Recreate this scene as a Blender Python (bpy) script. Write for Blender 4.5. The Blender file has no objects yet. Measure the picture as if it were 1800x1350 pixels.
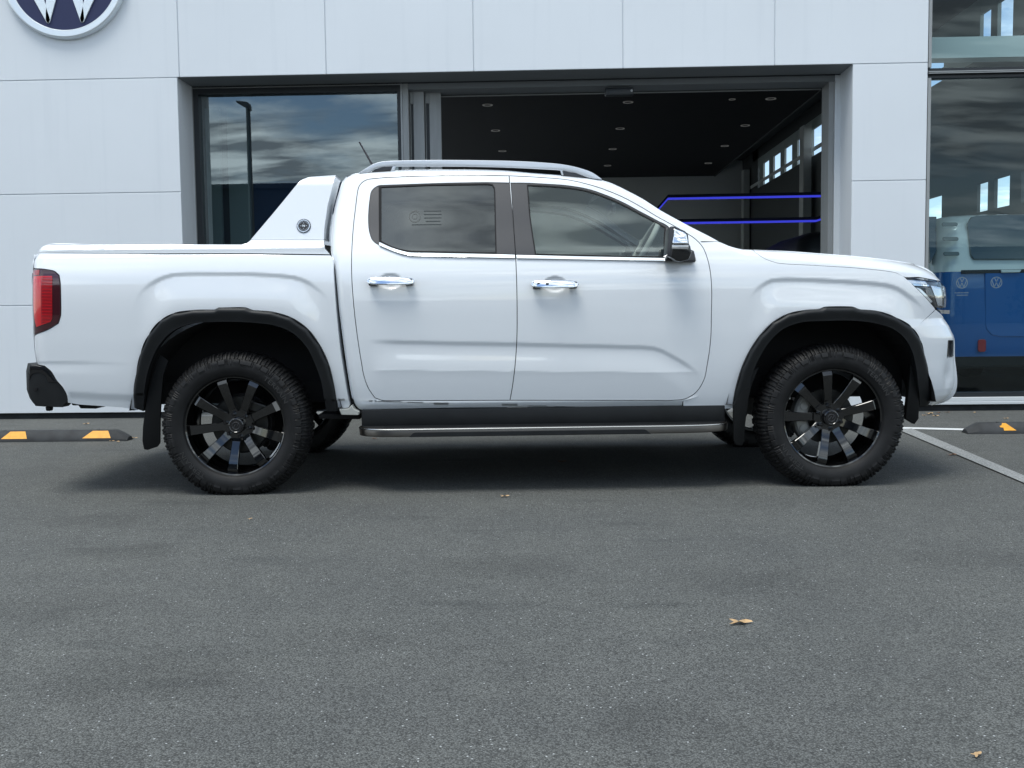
import bpy, bmesh, math, random
import numpy as np
from mathutils import Vector, Matrix
from mathutils.geometry import delaunay_2d_cdt
random.seed(7); np.random.seed(7)
S = bpy.context.scene
COL = S.collection
PI = math.pi

# ------------------------------------------------------------------ camera
FPX = 1800.0                 # focal length in pixels of the 1800x1350 photograph
HCAM = 0.98
PITCH = math.atan(125.0/FPX); YAW = math.radians(1.9); ROLL = 0.012
F0 = Vector((-math.sin(YAW), math.cos(YAW), 0)); R0 = Vector((math.cos(YAW), math.sin(YAW), 0))
FW = Vector((F0.x*math.cos(PITCH), F0.y*math.cos(PITCH), -math.sin(PITCH)))
U0 = R0.cross(FW)
RT = R0*math.cos(ROLL) - U0*math.sin(ROLL)
UP = R0*math.sin(ROLL) + U0*math.cos(ROLL)
CAM = Vector((0, 0, HCAM))
cd = bpy.data.cameras.new('camera'); cam = bpy.data.objects.new('camera', cd); COL.objects.link(cam)
m = Matrix((RT, UP, -FW)).transposed().to_4x4(); m.translation = CAM; cam.matrix_world = m
cd.sensor_width = 36; cd.lens = 36.0*FPX/1800.0; cd.clip_start = 0.05; cd.clip_end = 2000
S.camera = cam

# ------------------------------------------------------------------ sky, sun, exposure
SUN_EL, SUN_ROT = math.radians(70), math.radians(215)
W = bpy.data.worlds.new('World'); S.world = W; W.use_nodes = True
nt = W.node_tree; nt.nodes.clear()
def wn(t, **k):
    n = nt.nodes.new(t)
    for a, b in k.items(): setattr(n, a, b)
    return n
out = wn('ShaderNodeOutputWorld'); bg = wn('ShaderNodeBackground'); bg.inputs['Strength'].default_value = 0.085
sky = wn('ShaderNodeTexSky', sky_type='NISHITA', sun_disc=False, sun_elevation=SUN_EL, sun_rotation=SUN_ROT, air_density=1.0, dust_density=0.1, ozone_density=2.0)
tc = wn('ShaderNodeTexCoord'); sep = wn('ShaderNodeSeparateXYZ'); nt.links.new(tc.outputs['Generated'], sep.inputs[0])
def math_n(op, a, b=None, clamp=False):
    n = wn('ShaderNodeMath', operation=op, use_clamp=clamp)
    for i, x in enumerate((a, b)):
        if x is None: continue
        if isinstance(x, (int, float)): n.inputs[i].default_value = x
        else: nt.links.new(x, n.inputs[i])
    return n.outputs[0]
zz = math_n('MAXIMUM', sep.outputs['Z'], 0.0); den = math_n('ADD', zz, 0.22)
cx = math_n('DIVIDE', sep.outputs['X'], den); cy = math_n('DIVIDE', sep.outputs['Y'], den)
cmb = wn('ShaderNodeCombineXYZ'); nt.links.new(cx, cmb.inputs[0]); nt.links.new(cy, cmb.inputs[1])
n1 = wn('ShaderNodeTexNoise'); n1.inputs['Scale'].default_value = 1.3; n1.inputs['Detail'].default_value = 8; n1.inputs['Roughness'].default_value = 0.58
n2 = wn('ShaderNodeTexNoise'); n2.inputs['Scale'].default_value = 6.0; n2.inputs['Detail'].default_value = 9; n2.inputs['Roughness'].default_value = 0.55; n2.inputs['Distortion'].default_value = 0.3
stv = wn('ShaderNodeMapping'); stv.inputs['Scale'].default_value = (0.6, 1.5, 1); nt.links.new(cmb.outputs[0], stv.inputs[0])
nt.links.new(cmb.outputs[0], n1.inputs['Vector']); nt.links.new(stv.outputs[0], n2.inputs['Vector'])
r1 = wn('ShaderNodeValToRGB'); r1.color_ramp.elements[0].position = 0.40; r1.color_ramp.elements[1].position = 0.54
r2 = wn('ShaderNodeValToRGB'); r2.color_ramp.elements[0].position = 0.42; r2.color_ramp.elements[1].position = 0.61
CLOUD_D, CLOUD_L = (4.2, 4.8, 5.6, 1), (11.5, 12.2, 13.2, 1)
r2.color_ramp.elements[0].color = (0.27, 0.31, 0.355, 1); r2.color_ramp.elements[1].color = (1.03, 1.13, 1.18, 1)
nt.links.new(n2.outputs['Fac'], r2.inputs[0])
sc_ = wn('ShaderNodeVectorMath', operation='SCALE'); nt.links.new(r2.outputs[0], sc_.inputs[0]); sc_.inputs['Scale'].default_value = 11.5
mx = wn('ShaderNodeMixRGB'); # fewer clouds over the building than over the forecourt
by = math_n('ADD', math_n('MULTIPLY', sep.outputs['Y'], 0.6), math_n('MULTIPLY', sep.outputs['X'], 0.5)); thin = math_n('MULTIPLY', math_n('MAXIMUM', by, 0.0), 0.16); nt.links.new(math_n('SUBTRACT', n1.outputs['Fac'], thin), r1.inputs[0]); nt.links.new(r1.outputs[0], mx.inputs[0]); nt.links.new(sky.outputs[0], mx.inputs[1]); nt.links.new(sc_.outputs[0], mx.inputs[2])
nt.links.new(mx.outputs[0], bg.inputs['Color']); nt.links.new(bg.outputs[0], out.inputs[0])

sd = bpy.data.lights.new('sun', 'SUN'); sd.energy = 1.35; sd.angle = math.radians(26); sd.color = (1.0, 0.985, 0.93)
so = bpy.data.objects.new('sun', sd); COL.objects.link(so)
# Nishita: rotation 0 = sun towards +Y, clockwise seen from above
sdir = Vector((math.sin(SUN_ROT)*math.cos(SUN_EL), math.cos(SUN_ROT)*math.cos(SUN_EL), math.sin(SUN_EL)))
so.rotation_euler = sdir.to_track_quat('Z', 'Y').to_euler()
S.view_settings.view_transform = 'Standard'; S.view_settings.look = 'None'
S.view_settings.exposure = 1.06; S.view_settings.gamma = 1.0
S.render.engine = 'CYCLES'
S.cycles.max_bounces = 10; S.cycles.transparent_max_bounces = 16; S.cycles.glossy_bounces = 6
S.cycles.caustics_reflective = False; S.cycles.caustics_refractive = False
S.cycles.use_denoising = True

# ------------------------------------------------------------------ pixel <-> place helpers
def ray(px, py):
    return (FW + RT*((px-900.0)/FPX) + UP*((675.0-py)/FPX))
def at(px, py, Y):
    "point on the facade-parallel plane y = Y"
    d = ray(px, py); t = Y/d.y; return CAM + d*t
def atz(px, py, z=0.0):
    "point on the horizontal plane at height z"
    d = ray(px, py); t = (z-HCAM)/d.z; return CAM + d*t
def atx(px, py, X):
    d = ray(px, py); t = X/d.x; return CAM + d*t

# ------------------------------------------------------------------ object helpers
def props(o, label=None, cat=None, group=None, kind=None):
    if label: o['label'] = label
    if cat: o['category'] = cat
    if group: o['group'] = group
    if kind: o['kind'] = kind
    return o
def empty(name, loc=(0, 0, 0), parent=None, **k):
    o = bpy.data.objects.new(name, None); COL.objects.link(o); o.location = loc; o.empty_display_size = 0.2
    if parent: o.parent = parent
    return props(o, **k)
def link(name, me, mat, parent=None, **k):
    o = bpy.data.objects.new(name, me); COL.objects.link(o)
    if mat is not None:
        for mm in (mat if isinstance(mat, (list, tuple)) else [mat]): me.materials.append(mm)
    if parent: o.parent = parent
    return props(o, **k)
def mesh(name, verts, faces, mat, parent=None, smooth=False, normals=None, mi=None, **k):
    me = bpy.data.meshes.new(name); me.from_pydata([tuple(v) for v in verts], [], [tuple(f) for f in faces]); me.update()
    if smooth:
        for p in me.polygons: p.use_smooth = True
    if mi is not None: me.polygons.foreach_set('material_index', mi)
    if normals is not None: me.normals_split_custom_set_from_vertices([tuple(n) for n in normals])
    return link(name, me, mat, parent, **k)
class MB:
    "collects shapes into one mesh"
    def __init__(s): s.v = []; s.f = []; s.mi = []
    def add(s, vs, fs, mi=0):
        o = len(s.v); s.v += [tuple(v) for v in vs]; s.f += [tuple(i+o for i in f) for f in fs]; s.mi += [mi]*len(fs); return s
    def box(s, x0, x1, y0, y1, z0, z1, mi=0, M=None):
        vs = [Vector(p) for p in ((x0,y0,z0),(x1,y0,z0),(x1,y1,z0),(x0,y1,z0),(x0,y0,z1),(x1,y0,z1),(x1,y1,z1),(x0,y1,z1))]
        if M is not None: vs = [M @ v for v in vs]
        return s.add(vs, [(0,3,2,1),(4,5,6,7),(0,1,5,4),(1,2,6,5),(2,3,7,6),(3,0,4,7)], mi)
    def rings(s, rings, closed=True, cap=True, mi=0, loop=False):
        n = len(rings[0]); vs = [v for r in rings for v in r]; fs = []
        m_ = len(rings)
        for i in range(m_ if loop else m_-1):
            a = i*n; b = ((i+1) % m_)*n
            for j in range(n if closed else n-1):
                k = (j+1) % n; fs.append((a+j, a+k, b+k, b+j))
        if cap and not loop:
            fs.append(tuple(range(n))[::-1]); fs.append(tuple((m_-1)*n+j for j in range(n)))
        return s.add(vs, fs, mi)
    def tube(s, pts, r, n=10, mi=0, closed=False):
        pts = [Vector(p) for p in pts]; rs = r if isinstance(r, (list, tuple)) else [r]*len(pts); rg = []
        for i, p in enumerate(pts):
            a = pts[i-1] if i or closed else p; b = pts[(i+1) % len(pts)] if (i < len(pts)-1 or closed) else p
            t = (b-a).normalized(); ref = Vector((0, 0, 1)) if abs(t.z) < 0.9 else Vector((0, 1, 0))
            x = t.cross(ref).normalized(); y = t.cross(x)
            rg.append([p + (x*math.cos(2*PI*k/n)+y*math.sin(2*PI*k/n))*rs[i] for k in range(n)])
        return s.rings(rg, loop=closed, mi=mi)
    def prism(s, pts, d, mi=0):
        "polygon pts (3D) swept by vector d"
        n = len(pts); a = [Vector(p) for p in pts]; b = [p+Vector(d) for p in a]
        fs = [tuple(range(n)), tuple(range(n, 2*n))[::-1]] + [((i+1) % n, i, n+i, n+(i+1) % n) for i in range(n)]
        return s.add(a+b, fs, mi)
    def build(s, name, mat, parent=None, smooth=None, bevel=0, seg=2, fix=True, **k):
        me = bpy.data.meshes.new(name); me.from_pydata(s.v, [], s.f); me.update()
        me.polygons.foreach_set('material_index', s.mi)
        bm = bmesh.new(); bm.from_mesh(me)
        if fix: bmesh.ops.recalc_face_normals(bm, faces=bm.faces)
        if bevel:
            es = [e for e in bm.edges if e.is_manifold and e.calc_face_angle(0) > 0.5]
            bmesh.ops.bevel(bm, geom=es, offset=bevel, segments=seg, affect='EDGES', profile=0.5, clamp_overlap=True)
        bm.to_mesh(me); bm.free()
        if smooth is not None:
            for p in me.polygons: p.use_smooth = True
            me.set_sharp_from_angle(angle=math.radians(smooth))
        return link(name, me, mat, parent, **k)

# ------------------------------------------------------------------ materials
def mat(name, col=(0.5, 0.5, 0.5), rough=0.5, metal=0.0, coat=0.0, coat_r=0.03, emit=None, estr=1.0, spec=0.5, bump=None, var=None, ior=None):
    m_ = bpy.data.materials.new(name); m_.use_nodes = True; n = m_.node_tree; b = n.nodes['Principled BSDF']
    b.inputs['Base Color'].default_value = (*col, 1); b.inputs['Roughness'].default_value = rough; b.inputs['Metallic'].default_value = metal
    b.inputs['Coat Weight'].default_value = coat; b.inputs['Coat Roughness'].default_value = coat_r; b.inputs['Specular IOR Level'].default_value = spec
    if ior: b.inputs['IOR'].default_value = ior
    if emit: b.inputs['Emission Color'].default_value = (*emit, 1); b.inputs['Emission Strength'].default_value = estr
    def L(a, c): n.links.new(a, c)
    tc_ = n.nodes.new('ShaderNodeTexCoord')
    if bump:
        sc, st, dist = bump
        t = n.nodes.new('ShaderNodeTexNoise'); t.inputs['Scale'].default_value = sc; t.inputs['Detail'].default_value = 5; L(tc_.outputs['Object'], t.inputs['Vector'])
        bp = n.nodes.new('ShaderNodeBump'); bp.inputs['Strength'].default_value = st; bp.inputs['Distance'].default_value = dist
        L(t.outputs['Fac'], bp.inputs['Height']); L(bp.outputs[0], b.inputs['Normal'])
    if var:
        sc, lo, hi = var[:3]
        mp = n.nodes.new('ShaderNodeMapping'); L(tc_.outputs['Object'], mp.inputs[0]); mp.inputs['Scale'].default_value = var[3] if len(var) > 3 else (1, 1, 1)
        t = n.nodes.new('ShaderNodeTexNoise'); t.inputs['Scale'].default_value = sc; t.inputs['Detail'].default_value = 6; L(mp.outputs[0], t.inputs['Vector'])
        mr = n.nodes.new('ShaderNodeMapRange'); mr.inputs[1].default_value = 0.3; mr.inputs[2].default_value = 0.7; mr.inputs[3].default_value = lo; mr.inputs[4].default_value = hi
        L(t.outputs['Fac'], mr.inputs[0])
        vm = n.nodes.new('ShaderNodeVectorMath'); vm.operation = 'SCALE'; vm.inputs[0].default_value = col; L(mr.outputs[0], vm.inputs['Scale']); L(vm.outputs[0], b.inputs['Base Color'])
    return m_
def glass(name, tint, ior=1.5, rough=0.0, refl=(1, 1, 1)):
    m_ = bpy.data.materials.new(name); m_.use_nodes = True; n = m_.node_tree; n.nodes.clear()
    o = n.nodes.new('ShaderNodeOutputMaterial'); mxs = n.nodes.new('ShaderNodeMixShader'); t = n.nodes.new('ShaderNodeBsdfTransparent'); g = n.nodes.new('ShaderNodeBsdfGlossy')
    fr = n.nodes.new('ShaderNodeFresnel'); fr.inputs[0].default_value = ior; t.inputs[0].default_value = (*tint, 1); g.inputs['Roughness'].default_value = rough; g.inputs['Color'].default_value = (*refl, 1)
    # keep the same reflectance seen from either face
    geo = n.nodes.new('ShaderNodeNewGeometry'); 
    L = n.links.new; L(fr.outputs[0], mxs.inputs[0]); L(t.outputs[0], mxs.inputs[1]); L(g.outputs[0], mxs.inputs[2]); L(mxs.outputs[0], o.inputs[0])
    ck = n.nodes.new('ShaderNodeMath'); ck.operation = 'MULTIPLY'; sb = n.nodes.new('ShaderNodeMath'); sb.operation = 'SUBTRACT'; sb.inputs[0].default_value = 1.0
    L(geo.outputs['Backfacing'], sb.inputs[1]); L(fr.outputs[0], ck.inputs[0]); L(sb.outputs[0], ck.inputs[1]); L(ck.outputs[0], mxs.inputs[0])
    return m_
M = {}
M['paint'] = mat('white_paint', (0.79, 0.82, 0.85), 0.45, coat=1.0, coat_r=0.012)
M['paint'].node_tree.nodes['Principled BSDF'].inputs['Coat IOR'].default_value = 1.75
M['paint_dark'] = mat('shut_line_paint', (0.05, 0.055, 0.06), 0.6)
M['plastic'] = mat('black_plastic', (0.0075, 0.0085, 0.0095), 0.5, spec=0.32, bump=(900, 0.25, 0.0006), var=(9, 0.8, 1.25))
M['trim'] = mat('satin_black_trim', (0.030, 0.030, 0.034), 0.34, coat=0.2, coat_r=0.2)
M['gloss_black'] = mat('gloss_black', (0.006, 0.006, 0.007), 0.16, coat=0.6, coat_r=0.04)
M['rim'] = mat('gloss_black_alloy', (0.002, 0.002, 0.0022), 0.09, coat=1.0, coat_r=0.04, spec=0.55)
M['flap'] = mat('mud_flap_rubber', (0.0025, 0.003, 0.0033), 0.6, spec=0.2)
M['tyre'] = mat('tyre_rubber', (0.0062, 0.0062, 0.0066), 0.55, spec=0.32, bump=(300, 0.3, 0.001), var=(14, 0.75, 1.6))
M['chrome'] = mat('chrome', (0.88, 0.9, 0.92), 0.05, metal=1)
M['chrome_sat'] = mat('satin_steel', (0.14, 0.13, 0.12), 0.32, metal=1)
M['chrome_line'] = mat('bright_steel_line', (0.55, 0.54, 0.52), 0.25, metal=1)
M['alu'] = mat('silver_rail', (0.60, 0.63, 0.67), 0.32, metal=0.4)
M['steel'] = mat('brake_steel', (0.055, 0.055, 0.052), 0.4, metal=0.9, var=(20, 0.7, 1.1))
M['caliper'] = mat('cast_caliper', (0.30, 0.30, 0.28), 0.5, metal=0.3)
M['dark'] = mat('underbody_black', (0.008, 0.008, 0.009), 0.85)
M['seam'] = mat('seam_sealer', (0.35, 0.36, 0.34), 0.6)
M['seat'] = mat('seat_fabric', (0.07, 0.072, 0.075), 0.85)
M['headliner'] = mat('grey_headliner', (0.5, 0.5, 0.48), 0.9)
M['dash'] = mat('dash_plastic', (0.06, 0.06, 0.062), 0.6)
M['glass_front'] = glass('tinted_door_glass', (0.78, 0.84, 0.80), 2.1, refl=(0.92, 1.0, 0.96))
M['glass_rear'] = glass('privacy_door_glass', (0.09, 0.095, 0.10), 1.9, refl=(0.96, 1.0, 1.0))
M['glass_clear'] = glass('windscreen_glass', (0.6, 0.66, 0.64), 1.5)
M['lens'] = glass('lamp_lens', (0.9, 0.92, 0.95), 1.5)
M['lamp_in'] = mat('lamp_reflector', (0.72, 0.75, 0.78), 0.14, metal=0.8)
M['lamp_dark'] = mat('lamp_bezel', (0.03, 0.035, 0.04), 0.2, coat=0.5)
M['red'] = mat('red_lens', (0.55, 0.008, 0.015), 0.18, coat=1.0, coat_r=0.02, emit=(0.6, 0.01, 0.01), estr=0.0)
M['red_dark'] = mat('smoked_red_lens', (0.045, 0.008, 0.012), 0.12, coat=1.0)
M['red_mid'] = mat('red_rib_lens', (0.30, 0.006, 0.012), 0.25, coat=1.0)
M['mirror_lens'] = mat('indicator_lens', (0.5, 0.5, 0.5), 0.12, metal=0.5, coat=1)
# ------------------------------------------------------------------ setting materials
def asphalt():
    m_ = bpy.data.materials.new('asphalt'); m_.use_nodes = True; n = m_.node_tree; b = n.nodes['Principled BSDF']; L = n.links.new
    N = n.nodes.new; tc_ = N('ShaderNodeTexCoord')
    def noise(sc, det=4, rough=0.6):
        t = N('ShaderNodeTexNoise'); t.inputs['Scale'].default_value = sc; t.inputs['Detail'].default_value = det; t.inputs['Roughness'].default_value = rough; L(tc_.outputs['Object'], t.inputs['Vector']); return t
    def ramp(src, p0, p1, c0, c1):
        r = N('ShaderNodeValToRGB'); r.color_ramp.elements[0].position = p0; r.color_ramp.elements[1].position = p1
        r.color_ramp.elements[0].color = (*c0, 1); r.color_ramp.elements[1].color = (*c1, 1); L(src, r.inputs[0]); return r
    def mix(kind, f, a, c):
        x = N('ShaderNodeMixRGB'); x.blend_type = kind
        for i, s_ in enumerate((f, a, c)):
            if isinstance(s_, (int, float)): x.inputs[i].default_value = s_
            elif isinstance(s_, tuple): x.inputs[i].default_value = (*s_, 1)
            else: L(s_, x.inputs[i])
        return x.outputs[0]
    big = noise(0.9, 5); med = noise(7, 5); fine = noise(260, 3, 0.7)
    vor = N('ShaderNodeTexVoronoi'); vor.inputs['Scale'].default_value = 225; L(tc_.outputs['Object'], vor.inputs['Vector'])
    sep_ = N('ShaderNodeSeparateColor'); L(vor.outputs['Color'], sep_.inputs[0])
    stone = ramp(sep_.outputs[0], 0.0, 1.0, (0.066, 0.068, 0.064), (0.170, 0.176, 0.168))
    gap = ramp(vor.outputs['Distance'], 0.35, 0.75, (1, 1, 1), (0.35, 0.35, 0.35))
    c = mix('MULTIPLY', 0.8, stone.outputs[0], gap.outputs[0])
    c = mix('MULTIPLY', 1.0, c, ramp(big.outputs['Fac'], 0.3, 0.7, (0.86, 0.87, 0.88), (1.1, 1.1, 1.08)).outputs[0])
    c = mix('MULTIPLY', 1.0, c, ramp(med.outputs['Fac'], 0.3, 0.7, (0.92, 0.92, 0.93), (1.06, 1.06, 1.06)).outputs[0])
    # darker worn scars
    sc = N('ShaderNodeMapping'); sc.inputs['Scale'].default_value = (0.55, 2.2, 1); L(tc_.outputs['Object'], sc.inputs[0])
    sn = N('ShaderNodeTexNoise'); sn.inputs['Scale'].default_value = 2.1; sn.inputs['Detail'].default_value = 7; L(sc.outputs[0], sn.inputs['Vector'])
    scar = ramp(sn.outputs['Fac'], 0.60, 0.74, (1, 1, 1), (0.74, 0.75, 0.76)); c = mix('MULTIPLY', 1.0, c, scar.outputs[0])
    # pale chips
    v2 = N('ShaderNodeTexVoronoi'); v2.inputs['Scale'].default_value = 78; L(tc_.outputs['Object'], v2.inputs['Vector'])
    s2 = N('ShaderNodeSeparateColor'); L(v2.outputs['Color'], s2.inputs[0])
    chip = ramp(s2.outputs[1], 0.91, 0.93, (0, 0, 0), (1, 1, 1)); near = ramp(v2.outputs['Distance'], 0.10, 0.24, (1, 1, 1), (0, 0, 0))
    f = mix('MULTIPLY', 1.0, chip.outputs[0], near.outputs[0])
    c = mix('MIX', f, c, (0.50, 0.52, 0.52))
    # oily stains with soft ragged edges
    wn_ = noise(3.5, 6); wv = N('ShaderNodeVectorMath'); wv.operation = 'SCALE'; L(wn_.outputs['Color'], wv.inputs[0]); wv.inputs['Scale'].default_value = 0.5
    av = N('ShaderNodeVectorMath'); L(tc_.outputs['Object'], av.inputs[0]); L(wv.outputs[0], av.inputs[1])
    for (px, py, r_, dk) in ((235, 966, 0.16, 0.80), (905, 996, 0.20, 0.84), (180, 912, 0.22, 0.86), (250, 1190, 0.20, 0.82), (1340, 1020, 0.22, 0.86), (1700, 985, 0.2, 0.85), (620, 1120, 0.14, 0.9), (1150, 1265, 0.10, 0.85), (60, 1075, 0.2, 0.88)):
        p_ = atz(px, py); ds = N('ShaderNodeVectorMath'); ds.operation = 'SUBTRACT'; L(av.outputs[0], ds.inputs[0]); ds.inputs[1].default_value = (p_.x+0.25, p_.y+0.25, 0.25)
        sq = N('ShaderNodeVectorMath'); sq.operation = 'MULTIPLY'; L(ds.outputs[0], sq.inputs[0]); sq.inputs[1].default_value = (0.6, 1.0, 0.0)
        ln = N('ShaderNodeVectorMath'); ln.operation = 'LENGTH'; L(sq.outputs[0], ln.inputs[0])
        mr = N('ShaderNodeMapRange'); mr.interpolation_type = 'SMOOTHSTEP'; mr.inputs[1].default_value = r_*0.3; mr.inputs[2].default_value = r_*1.3; mr.inputs[3].default_value = dk; mr.inputs[4].default_value = 1.0; L(ln.outputs['Value'], mr.inputs[0])
        c = mix('MULTIPLY', 1.0, c, mr.outputs[0])
    L(c, b.inputs['Base Color'])
    b.inputs['Roughness'].default_value = 0.82; b.inputs['Specular IOR Level'].default_value = 0.35
    bp = N('ShaderNodeBump'); bp.inputs['Strength'].default_value = 0.55; bp.inputs['Distance'].default_value = 0.004; bp.invert = True
    L(vor.outputs['Distance'], bp.inputs['Height'])
    bp2 = N('ShaderNodeBump'); bp2.inputs['Strength'].default_value = 0.4; bp2.inputs['Distance'].default_value = 0.003; L(fine.outputs['Fac'], bp2.inputs['Height']); L(bp.outputs[0], bp2.inputs['Normal'])
    L(bp2.outputs[0], b.inputs['Normal'])
    return m_
def worn_line(name, col, keep=0.5, sc=60):
    "paint on asphalt, worn through in small flecks"
    m_ = bpy.data.materials.new(name); m_.use_nodes = True; n = m_.node_tree; b = n.nodes['Principled BSDF']; L = n.links.new; N = n.nodes.new
    tc_ = N('ShaderNodeTexCoord'); t = N('ShaderNodeTexNoise'); t.inputs['Scale'].default_value = sc; t.inputs['Detail'].default_value = 6; t.inputs['Roughness'].default_value = 0.75; L(tc_.outputs['Object'], t.inputs['Vector'])
    r = N('ShaderNodeValToRGB'); r.color_ramp.elements[0].position = keep-0.06; r.color_ramp.elements[1].position = keep+0.06
    r.color_ramp.elements[0].color = (0.12, 0.125, 0.125, 1); r.color_ramp.elements[1].color = (*col, 1); L(t.outputs['Fac'], r.inputs[0]); L(r.outputs[0], b.inputs['Base Color']); b.inputs['Roughness'].default_value = 0.75
    return m_
def wallmat(name, col, streak=0.12):
    m_ = bpy.data.materials.new(name); m_.use_nodes = True; n = m_.node_tree; b = n.nodes['Principled BSDF']; L = n.links.new; N = n.nodes.new
    tc_ = N('ShaderNodeTexCoord'); mp = N('ShaderNodeMapping'); mp.inputs['Scale'].default_value = (6, 6, 0.35); L(tc_.outputs['Object'], mp.inputs[0])
    t = N('ShaderNodeTexNoise'); t.inputs['Scale'].default_value = 1.6; t.inputs['Detail'].default_value = 7; L(mp.outputs[0], t.inputs['Vector'])
    t2 = N('ShaderNodeTexNoise'); t2.inputs['Scale'].default_value = 0.8; t2.inputs['Detail'].default_value = 3; L(tc_.outputs['Object'], t2.inputs['Vector'])
    r = N('ShaderNodeValToRGB'); r.color_ramp.elements[0].position = 0.55; r.color_ramp.elements[1].position = 0.8
    r.color_ramp.elements[0].color = (*col, 1); r.color_ramp.elements[1].color = (col[0]*(1-streak), col[1]*(1-streak*0.9), col[2]*(1-streak*0.8), 1); L(t.outputs['Fac'], r.inputs[0])
    mr = N('ShaderNodeMapRange'); mr.inputs[1].default_value = 0.3; mr.inputs[2].default_value = 0.7; mr.inputs[3].default_value = 0.97; mr.inputs[4].default_value = 1.02; L(t2.outputs['Fac'], mr.inputs[0])
    vm = N('ShaderNodeVectorMath'); vm.operation = 'SCALE'; L(r.outputs[0], vm.inputs[0]); L(mr.outputs[0], vm.inputs['Scale']); L(vm.outputs[0], b.inputs['Base Color'])
    b.inputs['Roughness'].default_value = 0.38; b.inputs['Specular IOR Level'].default_value = 0.4
    return m_
M['asphalt'] = asphalt()
M['line_new'] = worn_line('white_line_paint', (0.62, 0.64, 0.64), 0.36)
M['line_old'] = worn_line('worn_white_line_paint', (0.29, 0.30, 0.295), 0.47, 90)
M['wall'] = wallmat('white_composite_panel', (0.72, 0.755, 0.79), 0.06)
M['soffit'] = mat('grey_soffit', (0.16, 0.175, 0.185), 0.5)
M['frame_lt'] = mat('silver_grey_frame', (0.30, 0.31, 0.31), 0.38, metal=0.3)
M['frame_dk'] = mat('dark_frame', (0.012, 0.016, 0.02), 0.4)
M['frame_md'] = mat('charcoal_frame', (0.07, 0.085, 0.09), 0.4)
M['leaf'] = mat('brushed_grey_door_leaf', (0.27, 0.28, 0.28), 0.42, metal=0.25, var=(3, 0.92, 1.06, (8, 8, 1)))
M['sill'] = mat('white_aluminium_sill', (0.62, 0.65, 0.67), 0.35)
M['plinth'] = mat('dark_concrete_plinth', (0.018, 0.02, 0.022), 0.8, bump=(40, 0.4, 0.01), var=(6, 0.6, 1.8))  # dark concrete colour, mottled at random
M['shopglass'] = glass('showroom_glass', (0.55, 0.66, 0.68), 2.3, refl=(0.85, 0.97, 1.0))
M['shopglass2'] = glass('side_showroom_glass', (0.66, 0.78, 0.80), 1.55, refl=(0.9, 1.0, 1.0))
M['floor_in'] = mat('showroom_floor_tile', (0.30, 0.31, 0.31), 0.25)
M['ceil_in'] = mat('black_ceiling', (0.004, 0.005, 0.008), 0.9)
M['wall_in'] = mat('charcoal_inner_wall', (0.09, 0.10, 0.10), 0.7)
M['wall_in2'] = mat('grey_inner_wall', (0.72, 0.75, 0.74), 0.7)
M['fin'] = mat('grey_green_fin', (0.40, 0.46, 0.45), 0.7)
M['wall_blue'] = mat('blue_inner_wall', (0.01, 0.05, 0.16), 0.6)
M['column'] = mat('grey_column', (0.55, 0.58, 0.56), 0.6)
M['led'] = mat('blue_led', (0.02, 0.02, 0.3), 0.5, emit=(0.020, 0.024, 0.30), estr=1.0)
M['led_case'] = mat('led_casing', (0.004, 0.004, 0.05), 0.6)
M['downlight'] = mat('downlight_rim_glow', (0.3, 0.3, 0.29), 0.5, emit=(0.025, 0.025, 0.024), estr=1.0)  # faint emission added so the unlit rims read grey
M['navy'] = mat('navy_sign_face', (0.012, 0.018, 0.075), 0.5)
M['sign_metal'] = mat('brushed_sign_metal', (0.72, 0.77, 0.80), 0.25, metal=0.45)
M['decal'] = mat('frosted_decal', (0.13, 0.19, 0.24), 0.7)
M['rubber'] = mat('recycled_rubber', (0.022, 0.024, 0.026), 0.75, bump=(160, 0.5, 0.004), var=(7, 0.7, 1.7))
M['yellow'] = mat('amber_reflective_patch', (0.80, 0.36, 0.02), 0.5, var=(30, 0.85, 1.05))
M['leafa'] = mat('dry_leaf_tan', (0.50, 0.33, 0.17), 0.8, var=(40, 0.7, 1.15))
M['leafb'] = mat('dry_leaf_brown', (0.16, 0.085, 0.05), 0.85, var=(40, 0.7, 1.2))
M['far_wall'] = mat('far_building_wall', (0.045, 0.055, 0.07), 0.8)
M['far_light'] = mat('far_pale_wall', (0.30, 0.30, 0.30), 0.8)
M['foliage'] = mat('dark_foliage', (0.025, 0.045, 0.02), 0.8)
M['bark'] = mat('bark', (0.05, 0.04, 0.03), 0.9)
M['pole'] = mat('galvanised_pole', (0.12, 0.13, 0.135), 0.5, metal=0.3)

# ------------------------------------------------------------------ ground and markings
g = MB(); g.add([(-300, -300, 0), (300, -300, 0), (300, 300, 0), (-300, 300, 0)], [(0, 1, 2, 3)])
g.build('ground', M['asphalt'], kind='structure', label='grey asphalt forecourt with pale chips')
def quad_line(name, pts, mt, z=0.004, **k):
    mesh(name, [(p.x, p.y, z) for p in pts], [(0, 1, 2, 3)], mt, **k)
a = [atz(1575, 751.2), atz(1725, 754.8), atz(1725, 758.0), atz(1575, 754.0)]
quad_line('bay_line', a, M['line_new'], kind='structure', label='thin white bay line running into the kerb block')
p0, p1, p2, p3 = atz(1577, 756.0), atz(1603, 754.8), atz(1800, 838), atz(1800, 851)
d1 = (p2-p1); d0 = (p3-p0)
quad_line('bay_line', [p0, p1, p1+d1*2.2, p0+d0*2.2][::-1], M['line_old'], z=0.008, kind='structure', label='wide worn white diagonal bay line')

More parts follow.
